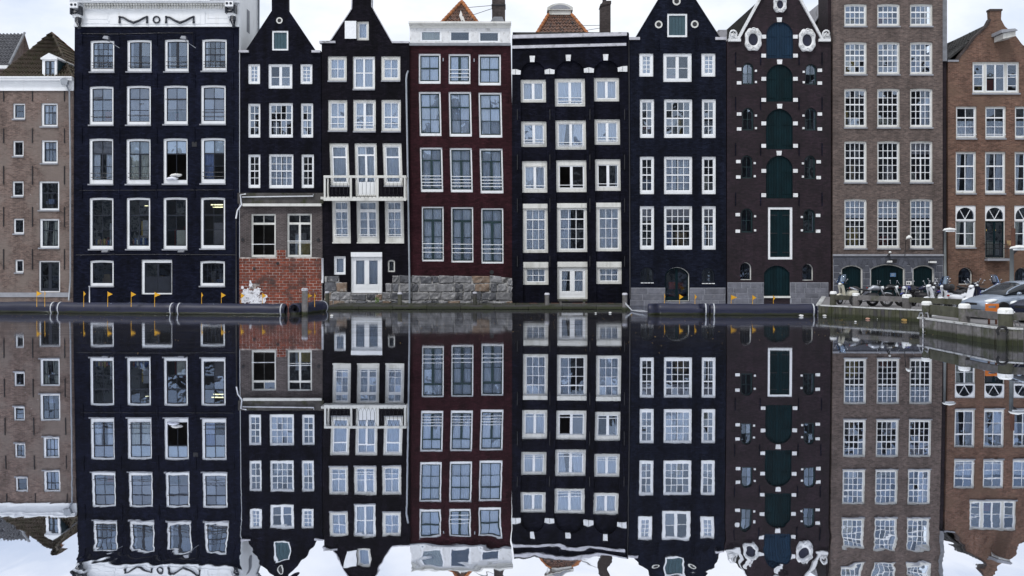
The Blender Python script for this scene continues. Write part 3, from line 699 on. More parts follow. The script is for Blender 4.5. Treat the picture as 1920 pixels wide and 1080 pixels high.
for i, r in enumerate(((167.5, 370.5, 212.5, 467), (237, 370.5, 281.5, 467), (306, 370, 351, 467), (376, 370, 422, 466))):
    wq = W2(r, cols=2, rows=(1, 1, 1), heavy=1, sw=1.8)
    if i in (1, 3):
        m = MB(); xm = h.x(r[0] + 24); (m.tube([(xm - .1, 1.2, h.z(384)), (xm + .42, 1.2, h.z(384))], .025, 6) if i == 1 else (m.tube([(xm - .5, 1.2, h.z(382)), (xm + .4, 1.2, h.z(382))], .035, 6), m.tube([(xm - .5, 1.6, h.z(386)), (xm + .45, 1.6, h.z(386))], .03, 6))); m.build('tube_lamp', 'tube_light', wq)
    if i in (0, 1):
        for q in range(9):
            m = MB(); xa = h.x(r[0] + 6 + q * 3.8); m.rect(xa, xa + .1, h.z(462), h.z(452 - R.uniform(0, 7)), .45, .7); m.build('book', R.choice(['book_red', 'book_yellow', 'book_blue', 'litter_white']), wq)
W2((168.5, 488, 213, 536), cols=2, rows=(1,), bar=.3, f=(4, 4, 3, 5))
W2((375, 489, 421.5, 536), cols=5, rows=(1, 1, 1), bar=.6, f=(4, 4, 3, 5))
h.win((265, 487, 322.5, 552), f=(5, 5.5, 1.5, 2.5), cols=2, rows=(1,), sash='dark_sash', sw=3, mull=4, bp=28, name='door')
h.wall([(137, 590), (448, 590), (448, 49), (140, 50)], 'navy_brick')
h.body(-30, 4.4, None, x0=140, x1=448)
m = MB(); m.rect(h.xa, h.xa + .2, -.6, h.z(-38), .4, 4.4); m.rect(h.xa, h.xb - .01, -.6, h.z(-38), 4.2, 4.4); m.build('side_wall', 'navy_brick', h.root)
m = MB(); m.rect(h.xb - .3, h.xb + .04, -.6, h.z(-38), .06, 4.4); sw_ = m.build('side_wall', 'white', h.root); sw_['label'] = 'white painted side wall above the neighbour'
m = MB(); xx = h.xb + .045; m.v = [(xx, 1.6, h.z(48)), (xx, 2.3, h.z(48)), (xx, 2.3, h.z(4)), (xx, 1.6, h.z(4))]; m.f = [(0, 1, 2, 3)]; m.build('window', 'joint', h.root)
rod(h.root, 'downpipe', 'pipe', [(h.xb + .12, 4.2, h.z(120)), (h.xb + .12, 4.2, h.z(-38))], .06)
# cornice
m = MB()
m.rect(h.x(139), h.x(449), h.z(50.5), h.z(46.5), -.10, .2); m.rect(h.x(140), h.x(448), h.z(46.5), h.z(19), -.05, .2)
m.rect(h.x(207), h.x(385), h.z(45.8), h.z(23), -.09, -.052); m.rect(h.x(215), h.x(376), h.z(45.6), h.z(29), -.115, -.092)
m.rect(h.x(158), h.x(205), h.z(44.5), h.z(38), -.08, -.052); m.rect(h.x(386), h.x(430), h.z(44), h.z(36), -.08, -.052)
m.rect(h.x(160), h.x(203), h.z(36.5), h.z(22), -.07, -.052); m.rect(h.x(389), h.x(428), h.z(34.5), h.z(20), -.07, -.052)
m.rect(h.x(140), h.x(448), h.z(19), h.z(-6), -.12, .2)
m.rect(h.x(136), h.x(452), h.z(8), h.z(2), -.42, -.122); m.rect(h.x(178), h.x(398), h.z(5.5), h.z(-12), -.52, -.422); m.rect(h.x(134), h.x(454), h.z(1.8), h.z(-14), -.56, -.524)
m.rect(h.x(134), h.x(454), h.z(-14), h.z(-22), -.75, .3)
m.build('cornice', 'white', h.root)
m = MB()
for i in range(53): m.rect(h.x(161 + i * 5.1), h.x(163.4 + i * 5.1), h.z(17.5), h.z(12.5), -.20, -.122)
for i in range(53): m.rect(h.x(160.5 + i * 5.1), h.x(164.2 + i * 5.1), h.z(12), h.z(8.5), -.30, -.122)
tag(m.build('dentils', 'cream', h.root), kind='stuff')
for gx in (0, 87):
    m = MB(); y_ = -.16
    m.tube([(h.x(226 + gx), y_, h.z(33)), (h.x(233 + gx), y_, h.z(34)), (h.x(243 + gx), y_, h.z(40)), (h.x(252 + gx), y_, h.z(43.5)), (h.x(262 + gx), y_, h.z(40)), (h.x(271 + gx), y_, h.z(35)), (h.x(278 + gx), y_, h.z(32))], [.05, .06, .065, .085, .065, .06, .05], 8)
    for q in (226, 277.5): m.tube([(h.x(q + gx), y_, h.z(31.5)), (h.x(q + gx), y_, h.z(36)), (h.x(q + gx), y_, h.z(44.5))], [.07, .05, .075], 8)
    m.build('garland', 'dark_sash', h.root, smooth=True)
m = MB(); m.tube([(h.x(295) + .19 * math.cos(a / 16 * 2 * math.pi), -.15, h.z(38) + .19 * math.sin(a / 16 * 2 * math.pi)) for a in range(17)], .05, 8, cap=False); m.build('wreath', 'dark_sash', h.root, smooth=True)
for cx, oy in ((146.5, 0), (435, -2.5)):
    m = MB(); m.rect(h.x(cx - 8), h.x(cx + 7), h.z(19 + oy), h.z(9 + oy), -.62, -.1); m.rect(h.x(cx - 6), h.x(cx + 9), h.z(35 + oy), h.z(29 + oy), -.35, -.052); cs = m.build('console', 'white', h.root)
    m = MB(); m.rect(h.x(cx - 9), h.x(cx - 6), h.z(30 + oy), h.z(15 + oy), -.5, -.1); m.rect(h.x(cx + 7.1), h.x(cx + 10.5), h.z(30 + oy), h.z(15 + oy), -.5, -.1); m.tube([(h.x(cx - 6), -.4, h.z(24 + oy)), (h.x(cx), -.45, h.z(27 + oy)), (h.x(cx + 7), -.4, h.z(24 + oy))], .07, 8)
    m.tube([(h.x(cx + 4), -.25, h.z(36 + oy)), (h.x(cx + 4), -.3, h.z(42 + oy)), (h.x(cx + 4.5), -.2, h.z(50 + oy)), (h.x(cx + 5), -.15, h.z(55 + oy))], [.18, .19, .08, .11], 10)
    for q in (-4, 3): m.tube([(h.x(cx + q), -.64, h.z(13.5 + oy)), (h.x(cx + q), -.6, h.z(13.5 + oy))], .075, 12)
    m.build('bracket', 'dark_sash', cs, smooth=False)
h.anchors([(x, a, b) for x in (154, 224, 294, 365, 437) for a, b in ((62, 86), (136, 166), (240, 268), (345, 372))], 'navy_brick')
m = MB(); m.tube([(h.x(150), -.03, h.z(63)), (h.x(222), -.03, h.z(64)), (h.x(297), -.03, h.z(62)), (h.x(362), -.03, h.z(62)), (h.x(363), -.03, h.z(88))], .014, 5); m.tube([(h.x(143), -.03, h.z(478)), (h.x(300), -.03, h.z(477)), (h.x(443), -.03, h.z(478))], .014, 5); m.tube([(h.x(150), -.03, h.z(357)), (h.x(440), -.03, h.z(356))], .010, 5)
m.build('cable', 'iron', h.root)
rod(h.root, 'downpipe', 'white_pipe', [(h.x(168.5), -.05, h.z(536)), (h.x(168.5), -.05, h.z(572))], .035)
rod(h.root, 'downpipe', 'iron', [(h.x(443.5), -.05, h.z(390)), (h.x(443.5), -.05, h.z(570))], .045)
m = MB(); m.rect(h.x(360), h.x(369), h.z(275), h.z(266), -.02, -.004); m.build('vent', 'iron', h.root)
for (x, y) in ((217, 84), (360, 84)):   # floodlights on brackets
    e = empty('floodlight', (h.x(x), 0, h.z(y)), 'silver floodlight on a bracket over the ' + ('leftmost' if x < 300 else 'third') + ' top floor window of the navy house', 'floodlight', 'floodlights on the navy house')
    rod(e, 'bracket', 'pipe', [(h.x(x + 7), -.02, h.z(y + 6)), (h.x(x - 6), -.7, h.z(y - 3))], .02, 6)
    m = MB(); m.prism([(h.x(x - 13), h.z(y - 6)), (h.x(x - 2), h.z(y - 4)), (h.x(x - 2.5), h.z(y - 10)), (h.x(x - 10), h.z(y - 10.5))], -.95, -.65); m.build('lamp_head', 'chrome', e)
for (x, y) in ((209, 472), (350, 472)):
    e = empty('floodlight', (h.x(x), 0, h.z(y)), 'silver floodlight low on the navy house, ' + ('above its lower left window' if x < 300 else 'above right of its dark door') + '', 'floodlight', 'floodlights on the navy house')
    rod(e, 'bracket', 'iron', [(h.x(x + 6), -.02, h.z(y + 4)), (h.x(x), -.6, h.z(y))], .02, 6)
    m = MB(); m.prism([(h.x(x - 9), h.z(y + 1)), (h.x(x + 2), h.z(y + 1)), (h.x(x + 4), h.z(y - 3)), (h.x(x - 8), h.z(y - 2))], -.8, -.55); m.build('lamp_head', 'chrome', e)
def pillow(x, y, w, d, lab, mat, dz=0):
    m = MB(); cx, cz = PX(x), PZ(y) + dz; n = 12
    for j in range(5):
        ph = -math.pi / 2 + math.pi * j / 4
        for k in range(n): a = 2 * math.pi * k / n; m.v.append((cx + w * abs(math.cos(ph)) ** .6 * math.copysign(abs(math.cos(a)) ** .6, math.cos(a)), .12 + d * abs(math.cos(ph)) ** .6 * math.copysign(abs(math.sin(a)) ** .6, math.sin(a)), cz + .09 * math.sin(ph) + .03 * math.sin(3 * a)))
    for j in range(4):
        for k in range(n): k2 = (k + 1) % n; m.f.append((j * n + k, j * n + k2, (j + 1) * n + k2, (j + 1) * n + k))
    tag(m.build('pillow', mat, smooth=True), lab, 'pillow')
pillow(329, 329, .36, .26, 'white pillow airing on top in the open window of the navy house', 'litter_white', .02)
pillow(322, 334.5, .36, .24, 'blue and white pillow lying under another pillow in the open navy house window', 'curtain')

# ------------------------------------------------------------------ H3: neck gable house over a red brick base
h = House('gabled_canal_house', 'narrow black neck gable house standing on a bare red brick ground floor', 450, 605, .06)
h.shutter((510, 57.5, 540.5, 94.5), 'blue_pane', 0, (3, 3, 'white'), 4, 'hatch', False, False)
W = h.win
W((465, 120, 487.5, 157.5), f=(4.5, 3, 4.5, 4), cols=2, rows=(1, 1, 1, 1), sw=1.4, bar=1.2, cur='c')
W((503, 120, 548, 166), f=(4.5, 4, 4.5, 5), cols=2, rows=(1.2, 1), mull=5, sw=1)
W((563, 120, 585.5, 157.5), f=(3.5, 3, 3.5, 4), cols=2, rows=(1, 1, 1, 1), sw=1.4, bar=1.2, cur='c')
for r, c, n in (((465, 194, 488, 258), 2, 0), ((504, 193, 549, 258), 4, 1), ((564, 193.5, 587, 258), 2, 2), ((465, 289.5, 488, 352.5), 2, 3), ((504, 289, 550, 353), 4, 4), ((565, 289.5, 588.5, 352.5), 2, 5)):
    W(r, f=(2.6, 3.5, 2.6, 5), cols=c, rows=(1, 1, 1, 1), heavy=2, hb=2, bar=1, cur={4: 'w', 2: 'sh', 1: None}.get(n))
W((471, 401, 517, 482), f=(2, 2, 2, 3), cols=2, rows=(.42, 1.62), heavy=1, hb=4, mull=.01, mrow=1, sw=1.2, bar=1.2, fm='cream', sash='cream', open_=((1, 0), (1, 1)), furn=False, rails=(458,), inset=.06)
W((538.5, 400.5, 584.5, 482), f=(2, 2, 2, 3), cols=2, rows=(.42, 1, .62), heavy=1, hb=4, mull=4, mrow=1, sw=1.2, bar=1.2, fm='cream', sash='cream', rails=(452,), inset=.06)
up = [q for q in h.holes if q[0][1] > h.z(384)]; lo = [q for q in h.holes if q[0][1] <= h.z(384)]
h.wall([(450, 384), (603, 384), (602, 97), (591, 94), (540.5, 19), (540, -30), (509, -30), (509.5, 20), (461, 94), (450, 97)], 'black_brick', extra=up)
m = MB(); sheet(m, h.pt([(448, 590), (606.5, 590), (606.5, 384), (448, 384)]), lo, h.y0 + .002, .3, .3); m.build('wall', 'dark_small_brick', h.root)
h.body(99, 8, 'black_brick', ridge=32, rx=(466, 586))
for a, b in ((449, 467), (585, 601)): m = MB(); m.rect(h.x(a), h.x(b), h.z(99), h.z(95), -.1, .4); m.build('capstone', 'cap_grey', h.root)
m = MB(); m.prism(h.pt([(505, -28), (544, -28), (541, -34), (508, -34)]), -.1, .4); m.build('neck_cap', 'cap_grey', h.root)
def roundwin(h, cx, cy, r, mat='cream'):
    m = MB(); n = 18; o = [(h.x(cx) + r * S * math.cos(2 * math.pi * i / n), h.z(cy) + r * S * math.sin(2 * math.pi * i / n)) for i in range(n)]
    i_ = [(h.x(cx) + r * .62 * S * math.cos(2 * math.pi * i / n), h.z(cy) + r * .62 * S * math.sin(2 * math.pi * i / n)) for i in range(n)]
    m.ring(o, i_, h.y0 - .03, h.y0 + .02); w_ = m.build('round_vent', mat, h.root)
    m = MB(); m.prism(i_, h.y0 - .004, h.y0 + .0); q = r * .5 * S; m.rect(h.x(cx) - q, h.x(cx) + q, h.z(cy) - q, h.z(cy) + q, h.y0 - .016, h.y0 - .006); m.build('grille', 'iron', w_)
roundwin(h, 524, 38.5, 6)
# concrete band, moulding, pipes
m = MB(); m.rect(h.x(447), h.x(607), h.z(382), h.z(362), -.12, .055); m.build('concrete_band', 'concrete_dirty', h.root)
m = MB(); m.rect(h.x(457), h.x(604), h.z(387), h.z(382), -.22, -.0); m.build('moulding', 'cream', h.root)
rod(h.root, 'waste_pipe', 'white_pipe', [(h.x(589), -.2, h.z(364)), (h.x(589), -.2, h.z(368)), (h.x(456), -.2, h.z(370))], .035)
rod(h.root, 'waste_pipe', 'white_pipe', [(h.x(463), -.2, h.z(364)), (h.x(453), -.2, h.z(366)), (h.x(455), -.2, h.z(384)), (h.x(447), -.15, h.z(395)), (h.x(444), -.12, h.z(410))], .045)
rod(h.root, 'downpipe', 'white_pipe', [(h.x(605.5), -.08, h.z(484)), (h.x(606), -.08, h.z(522)), (h.x(605), -.05, h.z(530))], .07)
m = MB(); sheet(m, h.pt([(448, 590), (604, 590), (604, 482.5), (536.5, 482.5), (536.5, 469), (518.5, 469), (518.5, 482.5), (448, 482.5)]), [], h.y0 - .012, .1, .012); m.build('mortar', 'white_mortar', h.root)
rowh, bw = 5.25, 12.6; cnt = 0
for j in range(21):
    yt = 468.6 + j * rowh; yb = yt + rowh
    lo_, hi_ = (519, 536) if yb < 485 else (448.5, 603.5)
    if yb > 574: break
    x_ = 448.5 - (bw / 2 if j % 2 else 0)
    while x_ < hi_:
        a = max(x_, lo_); b = min(x_ + bw, hi_); x_ += bw
        if b - a < 2.5 or b < lo_: continue
        if 455 < a < 489 and 528 + abs(472 - a) * .9 < yt and R.random() < .3: continue
        block(h.root, h.x(a + .38), h.x(b - .28), h.z(yb - .36), h.z(yt + .36), h.y0 - .013, 'red_brick', d=.022 + R.uniform(-.006, .008), name='brick', jit=.006); cnt += 1
# peeling white paint: ragged plates lying over the bricks
def patch(px, py, r, mat, seed, asp=1.0):
    rr = random.Random(seed); n = 16; P = [(h.x(px) + r * S * asp * rr.uniform(.5, 1.15) * math.cos(2 * math.pi * i / n), h.z(py) + r * S * rr.uniform(.5, 1.2) * math.sin(2 * math.pi * i / n)) for i in range(n)]
    m = MB(); m.prism(P, h.y0 - .056 - seed * .0035, h.y0 - .0135, back=False); return m.build('plaster_patch', mat, h.root)
for i, (a, b, c, q) in enumerate(((472, 556, 13, 1.1), (462, 548, 9, 1), (484, 546, 8, 1), (471, 535, 6, .7), (492, 562, 8, 1.3), (458, 563, 8, 1.2), (480, 566, 9, 1.6), (455, 539, 4, .8), (498, 555, 4, 1.5), (470, 528, 3.2, .7))): patch(a, b, c, 'peeling_paint', i, q)
for (x, y) in ((477, 504), (521, 494), (455, 449), (597, 450)):
    m = MB(); m.tube([(h.x(x), h.y0 - .06, h.z(y)), (h.x(x), h.y0 - .01, h.z(y))], .09 if x != 597 else .1, 12); m.build('pipe_hole', 'iron', h.root)

# ------------------------------------------------------------------ H4: black neck gable house with balcony
h = House('gabled_canal_house', 'black neck gable house with a white balcony and white french doors at the water', 604, 768, .0)
W = h.win; FG = (4, 4.5, 4, 4)
W((669, 40, 691.5, 75.5), f=(3, 3, 3.5, 4), fm='cream', cols=1, sw=1.5, cur='c')
for r in ((614.5, 105.5, 650, 151.5), (714.5, 105.5, 750.5, 151)): W(r, f=(5, 5, 4, 5), fm='cream', cols=2, rows=(1, 1), sw=1.5, bar=1.2, cur='c', sill='sill', sillw=0)
W((661.5, 105.5, 703, 167), f=(1.2, 1.2, 1.2, 1.2), fm='cream', cols=2, rows=(1, 1), sw=3.8, bar=1.8, mull=3.5, cur='c', sill='sill', sillw=0)
W((615, 187.5, 651, 245), f=FG, fm='cream', cols=2, rows=(1.25, 1), heavy=1, sw=2, bar=1.2, mull=.0, cur='c', sill='sill', sillw=0, rails=(232,))
W((662, 187, 704.5, 246), f=FG, fm='cream', cols=2, rows=(1, 1), sw=2, bar=1.2, mull=4.5, cur='c', sill='sill', sillw=0, rails=(230, 235))
W((715, 187, 751.5, 246), f=FG, fm='cream', cols=2, rows=(1.25, 1), heavy=1, sw=2, bar=1.2, cur='c', sill='sill', sillw=0, rails=(232,))
for x in ((617, 653), (717, 752.5)): W((x[0], 268.5, x[1], 348), f=(4, 5, 4, 5), fm='cream', cols=1, rows=(.4, 1), heavy=1, hb=3, sw=2.5, cur='c', skew=2.7, sill='sill', sillw=0)
W((664.5, 268.5, 706, 368), f=(4, 5, 4, 3), fm='cream', cols=2, rows=(.42, 1.4), heavy=1, hb=3, mull=4, mrow=1, sw=2, bar=1, bp=22, cur='c', skew=2, name='door')
for x, mu in (((622, 656.5), 0), ((668, 710), 4), ((721, 756.5), 0)):
    W((x[0], 376, x[1], 454), f=(5.5, 3, 5, 10), fm='cream', cols=2, rows=(.85, 1, .95, .85), heavy=1, hb=6, mull=mu, mrow=1 if mu else 0, sw=1.6, bar=1.2, cur='c', skew=1.3, rails=(440,), sill='cream', sillw=0)
W((626, 480.5, 648, 515), f=(2.5, 2.5, 2.5, 2.5), sw=2, cur='c')
W((658, 473.5, 716.5, 549.5), f=(3, 9, 3, 1.5), cols=2, rows=(1,), sw=6, mull=9, bp=9, cur='c', name='door', lint=8)
W((727, 487, 740.5, 510), f=(2.5, 3, 2.5, 2.5), fm='cream', sw=.6, sash='dark_sash', arc=2.5)
h.wall([(605, 590), (768, 590), (768, 79), (734.5, 79), (697, 12.5), (697, -30), (661, -30), (659.5, 17), (620.5, 76), (603, 78)], 'black_brick_rough')
h.body(82, 8, 'black_brick_rough', ridge=34, rx=(628, 728))
m = MB(); m.rect(h.x(599), h.x(629), h.z(81), h.z(77), -.08, .4); m.build('capstone', 'cap_grey', h.root)
m = MB(); m.rect(h.x(735), h.x(767), h.z(81), h.z(77.5), -.08, .4); m.build('capstone', 'cap_grey', h.root)
for P in ([(620, 76), (659.5, 17), (661, -30)], [(697, -30), (697, 12.5), (734.8, 79)]):
    m = MB()
    sg = -1 if P[0][0] < 650 else 1; Q = h.pt([(a + sg * 1.0, b) for a, b in P]) + list(reversed(h.pt([(a - sg * .8, b) for a, b in P]))); m.prism(Q if sg > 0 else list(reversed(Q)), -.06, .36); m.build('coping', 'cap_grey', h.root)
m = MB(); m.rect(h.x(647), h.x(668.5), h.z(73), h.z(40), -.10, -.06)
sh = m.build('shutter', 'white', h.root)
e = MB(); fy0, fy1 = -1.15, -.01
bx0, bx1 = h.x(605.5), h.x(764)
# balcony
e.box((h.x(608), fy0, h.z(375.5)), (h.x(759), -.02, h.z(371))); bal = e.build('balcony', 'cream', h.root)
def R3(x, y, Y): return (PX(x, Y), Y, PZ(y, Y))
for xs_ in (609, 658, 708, 759):
    m = MB(); m.rect(PX(xs_, fy0) - .055, PX(xs_, fy0) + .055, PZ(375, fy0), PZ(329, fy0), fy0 - .055, fy0 + .055); m.build('post', 'cream', bal)
m = MB(); m.rect(PX(607, fy0), PX(761.5, fy0), PZ(333.5, fy0), PZ(329, fy0), fy0 - .07, fy0 + .07); m.rect(PX(607, fy0), PX(761.5, fy0), PZ(376.5, fy0), PZ(371, fy0), fy0 - .062, fy0 + .062)
for q in (608.5, 760): m.box((PX(q, fy0) - .05, fy0 + .07, PZ(333, fy0)), (PX(q, fy0) + .05, -.0, PZ(329.5, fy0)))
m.build('rail', 'cream', bal)
for q in (608.5, 760):
    m = MB(); m.rect(PX(q, fy0) - .05, PX(q, fy0) + .05, h.z(375), h.z(331), -.07, -.005); m.build('post', 'cream', bal)
for a, b in ((612, 655), (661, 705), (711, 756)):
    m = MB(); zt, zb, zm, zl = PZ(334, fy0), PZ(371, fy0), PZ(345, fy0), PZ(362, fy0)
    for i in range(6):
        x_ = PX(a + 3.5 + i * (b - a - 7) / 5, fy0); q = (b - a - 7) / 10 * S
        m.tube([(x_, fy0, zm if i % 1 == 0 else zt), (x_, fy0, zl)], .011, 4)
        m.tube([(x_ - q, fy0, zt), (x_, fy0, zm), (x_ + q, fy0, zt)], .011, 4)
        m.tube([(x_ - q, fy0, zb), (x_, fy0, zl), (x_ + q, fy0, zb)], .011, 4)
    m.build('balustrade', 'iron', bal)
rod(h.root, 'downpipe', 'pipe', [(h.x(765.5), -.05, h.z(133)), (h.x(763), -.1, h.z(140)), (h.x(762), -.12, h.z(150)), (h.x(765), -.12, h.z(330)), (h.x(768), -.12, h.z(512)), (h.x(768.2), -.12, h.z(566)), (h.x(768.4), -.12, -.3)], .055)
# rubble base
def rubble(h, rows, holes=(), y=None):
    y = h.y0 - .035 if y is None else y
    for (x0, x1, ya, yb) in rows:
        x_ = x0
        while x_ < x1 - 4:
            w_ = R.choice([13, 17, 22, 28, 34]); b = min(x_ + w_, x1)
            if x1 - b < 9: b = x1
            cx = (x_ + b) / 2
            if not any(q[0] < cx < q[1] and q[2] < (ya + yb) / 2 < q[3] for q in holes):
                block(h.root, h.x(x_ + .5), h.x(b - .5), h.z(yb - .4), h.z(ya + .4), y, R.choice(['rubble', 'rubble', 'rubble', 'rubble_dark', 'rubble_dark', 'rubble_brown']), d=.06, name='stone', jit=.05, rough=.035)
            x_ = b
rubble(h, [(611, 636, 517, 529), (609, 650, 529.5, 547), (608, 659, 547.5, 563), (735.5, 770, 516.5, 530.5), (723, 770, 531, 547.5), (716.5, 770, 548, 562), (608, 656, 564, 572)])
rubble(h, [(659, 716, 551, 562.5)]); rubble(h, [(654, 770, 564, 572)])
m = MB(); m.prism(h.pt([(609, 590), (770, 590), (770, 517), (736, 517), (736, 531), (724, 531), (724, 548), (717, 550.5), (659, 550.5), (650, 547), (650, 530), (636, 529), (636, 518), (609, 518)]), -.035, -.004, False); m.build('rubble_base', 'rubble_joint', h.root)

# ------------------------------------------------------------------ H5: burgundy house
h = House('painted_brick_house', 'burgundy brick house with tall dark green sash windows and a white boxed attic', 768, 961, .10)
W = h.win; FW = (2.6, 3.2, 2.6, 5.2)
SK = dict(sash='teal_sash', fm='white', sw=2.2)
for i, r in enumerate(((785, 100.5, 826, 157), (841, 101, 882, 157.5), (897, 102, 939, 160))):
    W(r, f=FW, cols=2, rows=(1, 1) if i != 1 else (1,), heavy=1 if i != 1 else None, hb=3, mull=5 if i == 1 else 0, cur='c', bar=1.3, rails=(131, 138, 145) if i == 1 else (), cm='curtain', **SK)
for i, r in enumerate(((785, 172, 826, 255), (841, 172, 883, 256), (897, 173.5, 940, 258))): W(r, f=FW, cols=2, rows=(1, 1, 1), heavy=1, hb=2.8, bar=1.3, cur='c', skew=1.8, **SK)
for i, r in enumerate(((787, 276.5, 829, 360), (843, 277.5, 884.5, 360.5), (899, 278.5, 942, 362.5))): W(r, f=FW, cols=2, rows=(.36, 1), heavy=1, hb=2.5, mull=4.5, mrow=1, bar=1.3, cur='c', skew=2, rails=(330 + i, 336 + i, 342 + i, 348 + i), **SK)
for i, r in enumerate(((790.5, 387.5, 831.5, 490), (845.5, 388.5, 887, 492), (902, 390.5, 943.5, 494))): W(r, f=(2.2, 2.6, 2.2, 3), cols=2, rows=(.62, .9, 1.2), heavy=1, hb=4.2, mull=5, mrow=1, bar=1.3, cur='c', skew=.6, rails=(457 + i, 465 + i, 473 + i), **SK)
h.wall([(770, 590), (967, 590), (958, 84), (768, 84)], 'burgundy_brick')
h.body(84, 9, 'burgundy_brick', x1=957)
for (x, y) in ((831, 111), (889, 112)):
    m = MB(); m.rect(h.x(x) - .03, h.x(x) + .03, h.z(y + 4), h.z(y - 2), h.y0 - .04, h.y0 - .003); m.build('wall_anchor', 'sill', h.root)
h.anchors([(x, a, b) for x in (836, 892, 952) for a, b in ((180, 192), (283, 292), (397, 410))], 'burgundy_brick')
m = MB(); m.tube([(h.x(922), h.y0 - .05, h.z(510.5)), (h.x(922), h.y0 - .005, h.z(510.5))], .13, 14); m.build('vent', 'iron', h.root)
# white attic box
hol = []
h.holes, keep = [], h.holes
for r in ((788, 58, 828, 77.5), (842.5, 58.5, 882.5, 78), (897, 59.5, 937, 79)): h.win(r, f=(3, 2, 3, 2), sw=.5, sash='white', y=h.y0 - .06, inset=.02, cur='c' if r[0] < 800 else None, cm='curtain_warm')
m = MB(); sheet(m, h.pt([(768.5, 81), (957, 82), (957, 42), (768.5, 42)]), h.holes, h.y0 - .06, .15, .5); ab = m.build('attic_box', 'stone_white', h.root)
m = MB(); m.rect(h.x(767.5), h.x(958), h.z(49), h.z(46), h.y0 - .18, h.y0 - .063); m.rect(h.x(767), h.x(958.5), h.z(46), h.z(42.5), h.y0 - .34, h.y0 + .3); m.rect(h.x(768), h.x(957.6), h.z(53), h.z(49), h.y0 - .11, h.y0 - .063); m.build('cornice', 'cream', h.root)
m = MB(); m.rect(h.x(767.5), h.x(957.6), h.z(86), h.z(81.3), h.y0 - .12, h.y0 + .1); m.build('lead_flashing', 'lead', h.root)
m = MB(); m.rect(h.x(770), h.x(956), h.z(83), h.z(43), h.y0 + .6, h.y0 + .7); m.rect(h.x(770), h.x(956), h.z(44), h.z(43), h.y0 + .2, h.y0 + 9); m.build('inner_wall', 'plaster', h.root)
# pointed tiled roof behind the box
Yr = 3.0; A = (PX(827, Yr), Yr, PZ(44, Yr)); B = (PX(896, Yr), Yr, PZ(44, Yr)); T = (PX(866, 4.8), 4.8, PZ(3, 4.8)); Bk = (T[0], 9, T[2])
tiles(h.root, A, B, T, T, 9, 7, 'tile_brown', amp=.04, step=.05)
m = MB(); m.v = [A, T, (T[0], 9, T[2]), (A[0], 9, A[2]), B, (B[0], 9, B[2])]; m.f = [(0, 1, 2, 3), (4, 5, 2, 1)]; m.build('roof_slope', 'tile_brown', h.root)
ridge_tiles(h.root, (A[0], A[1] - .06, A[2]), (T[0], T[1] - .06, T[2]), 8); ridge_tiles(h.root, (B[0], B[1] - .06, B[2]), (T[0], T[1] - .06, T[2]), 9)
m = MB(); m.v = [(PX(861, 3.3), 3.2, PZ(30, 3.3)), (PX(866, 3.3), 3.15, PZ(43, 3.3)), (PX(873, 3.3), 3.15, PZ(42, 3.3)), (PX(864, 4), 3.9, PZ(20, 4))]; m.f = [(0, 1, 2, 3)]; m.build('lead_flashing', 'litter_white', h.root)
Yc = 2.0
m = MB(); m.rect(PX(922.5, Yc), PX(947, Yc), PZ(60, Yc), PZ(-24, Yc), Yc, Yc + 1.0); ch = m.build('chimney', 'chimney_brick', h.root)
m = MB(); m.rect(PX(921.5, Yc), PX(948, Yc), PZ(10.5, Yc), PZ(8, Yc), Yc - .04, Yc + 1.04); m.rect(PX(920, Yc), PX(949, Yc), PZ(-24, Yc), PZ(-29, Yc), Yc - .1, Yc + 1.1); m.build('band', 'iron', ch)
m = MB(); m.prism([(PX(919, Yc), PZ(43, Yc)), (PX(946, Yc), PZ(43, Yc)), (PX(942, Yc), PZ(33, Yc)), (PX(926, Yc), PZ(33, Yc))], Yc - .25, Yc - .01); m.build('lead_flashing', 'lead', ch)
rod(h.root, 'stay_wire', 'iron', [(PX(879, 4), 4, PZ(14, 4)), (PX(922, Yc), Yc + .3, PZ(8, Yc))], .018, 5); rod(h.root, 'stay_wire', 'iron', [(PX(887, 3.6), 3.6, PZ(28, 3.6)), (PX(922, Yc), Yc + .3, PZ(14, Yc))], .018, 5)
m = MB(); m.prism(h.pt([(770, 590), (964, 590), (962, 522), (955, 521), (935, 519), (770, 517)]), h.y0 - .035, h.y0 - .004, False); m.build('rubble_base', 'rubble_joint', h.root)
rubble(h, [(771, 940, 517, 531), (771, 950, 531.5, 547.5), (951, 961, 524, 536), (951, 961, 537, 549), (771, 961, 548, 563), (771, 961, 564, 572)])
def house_z(): pass

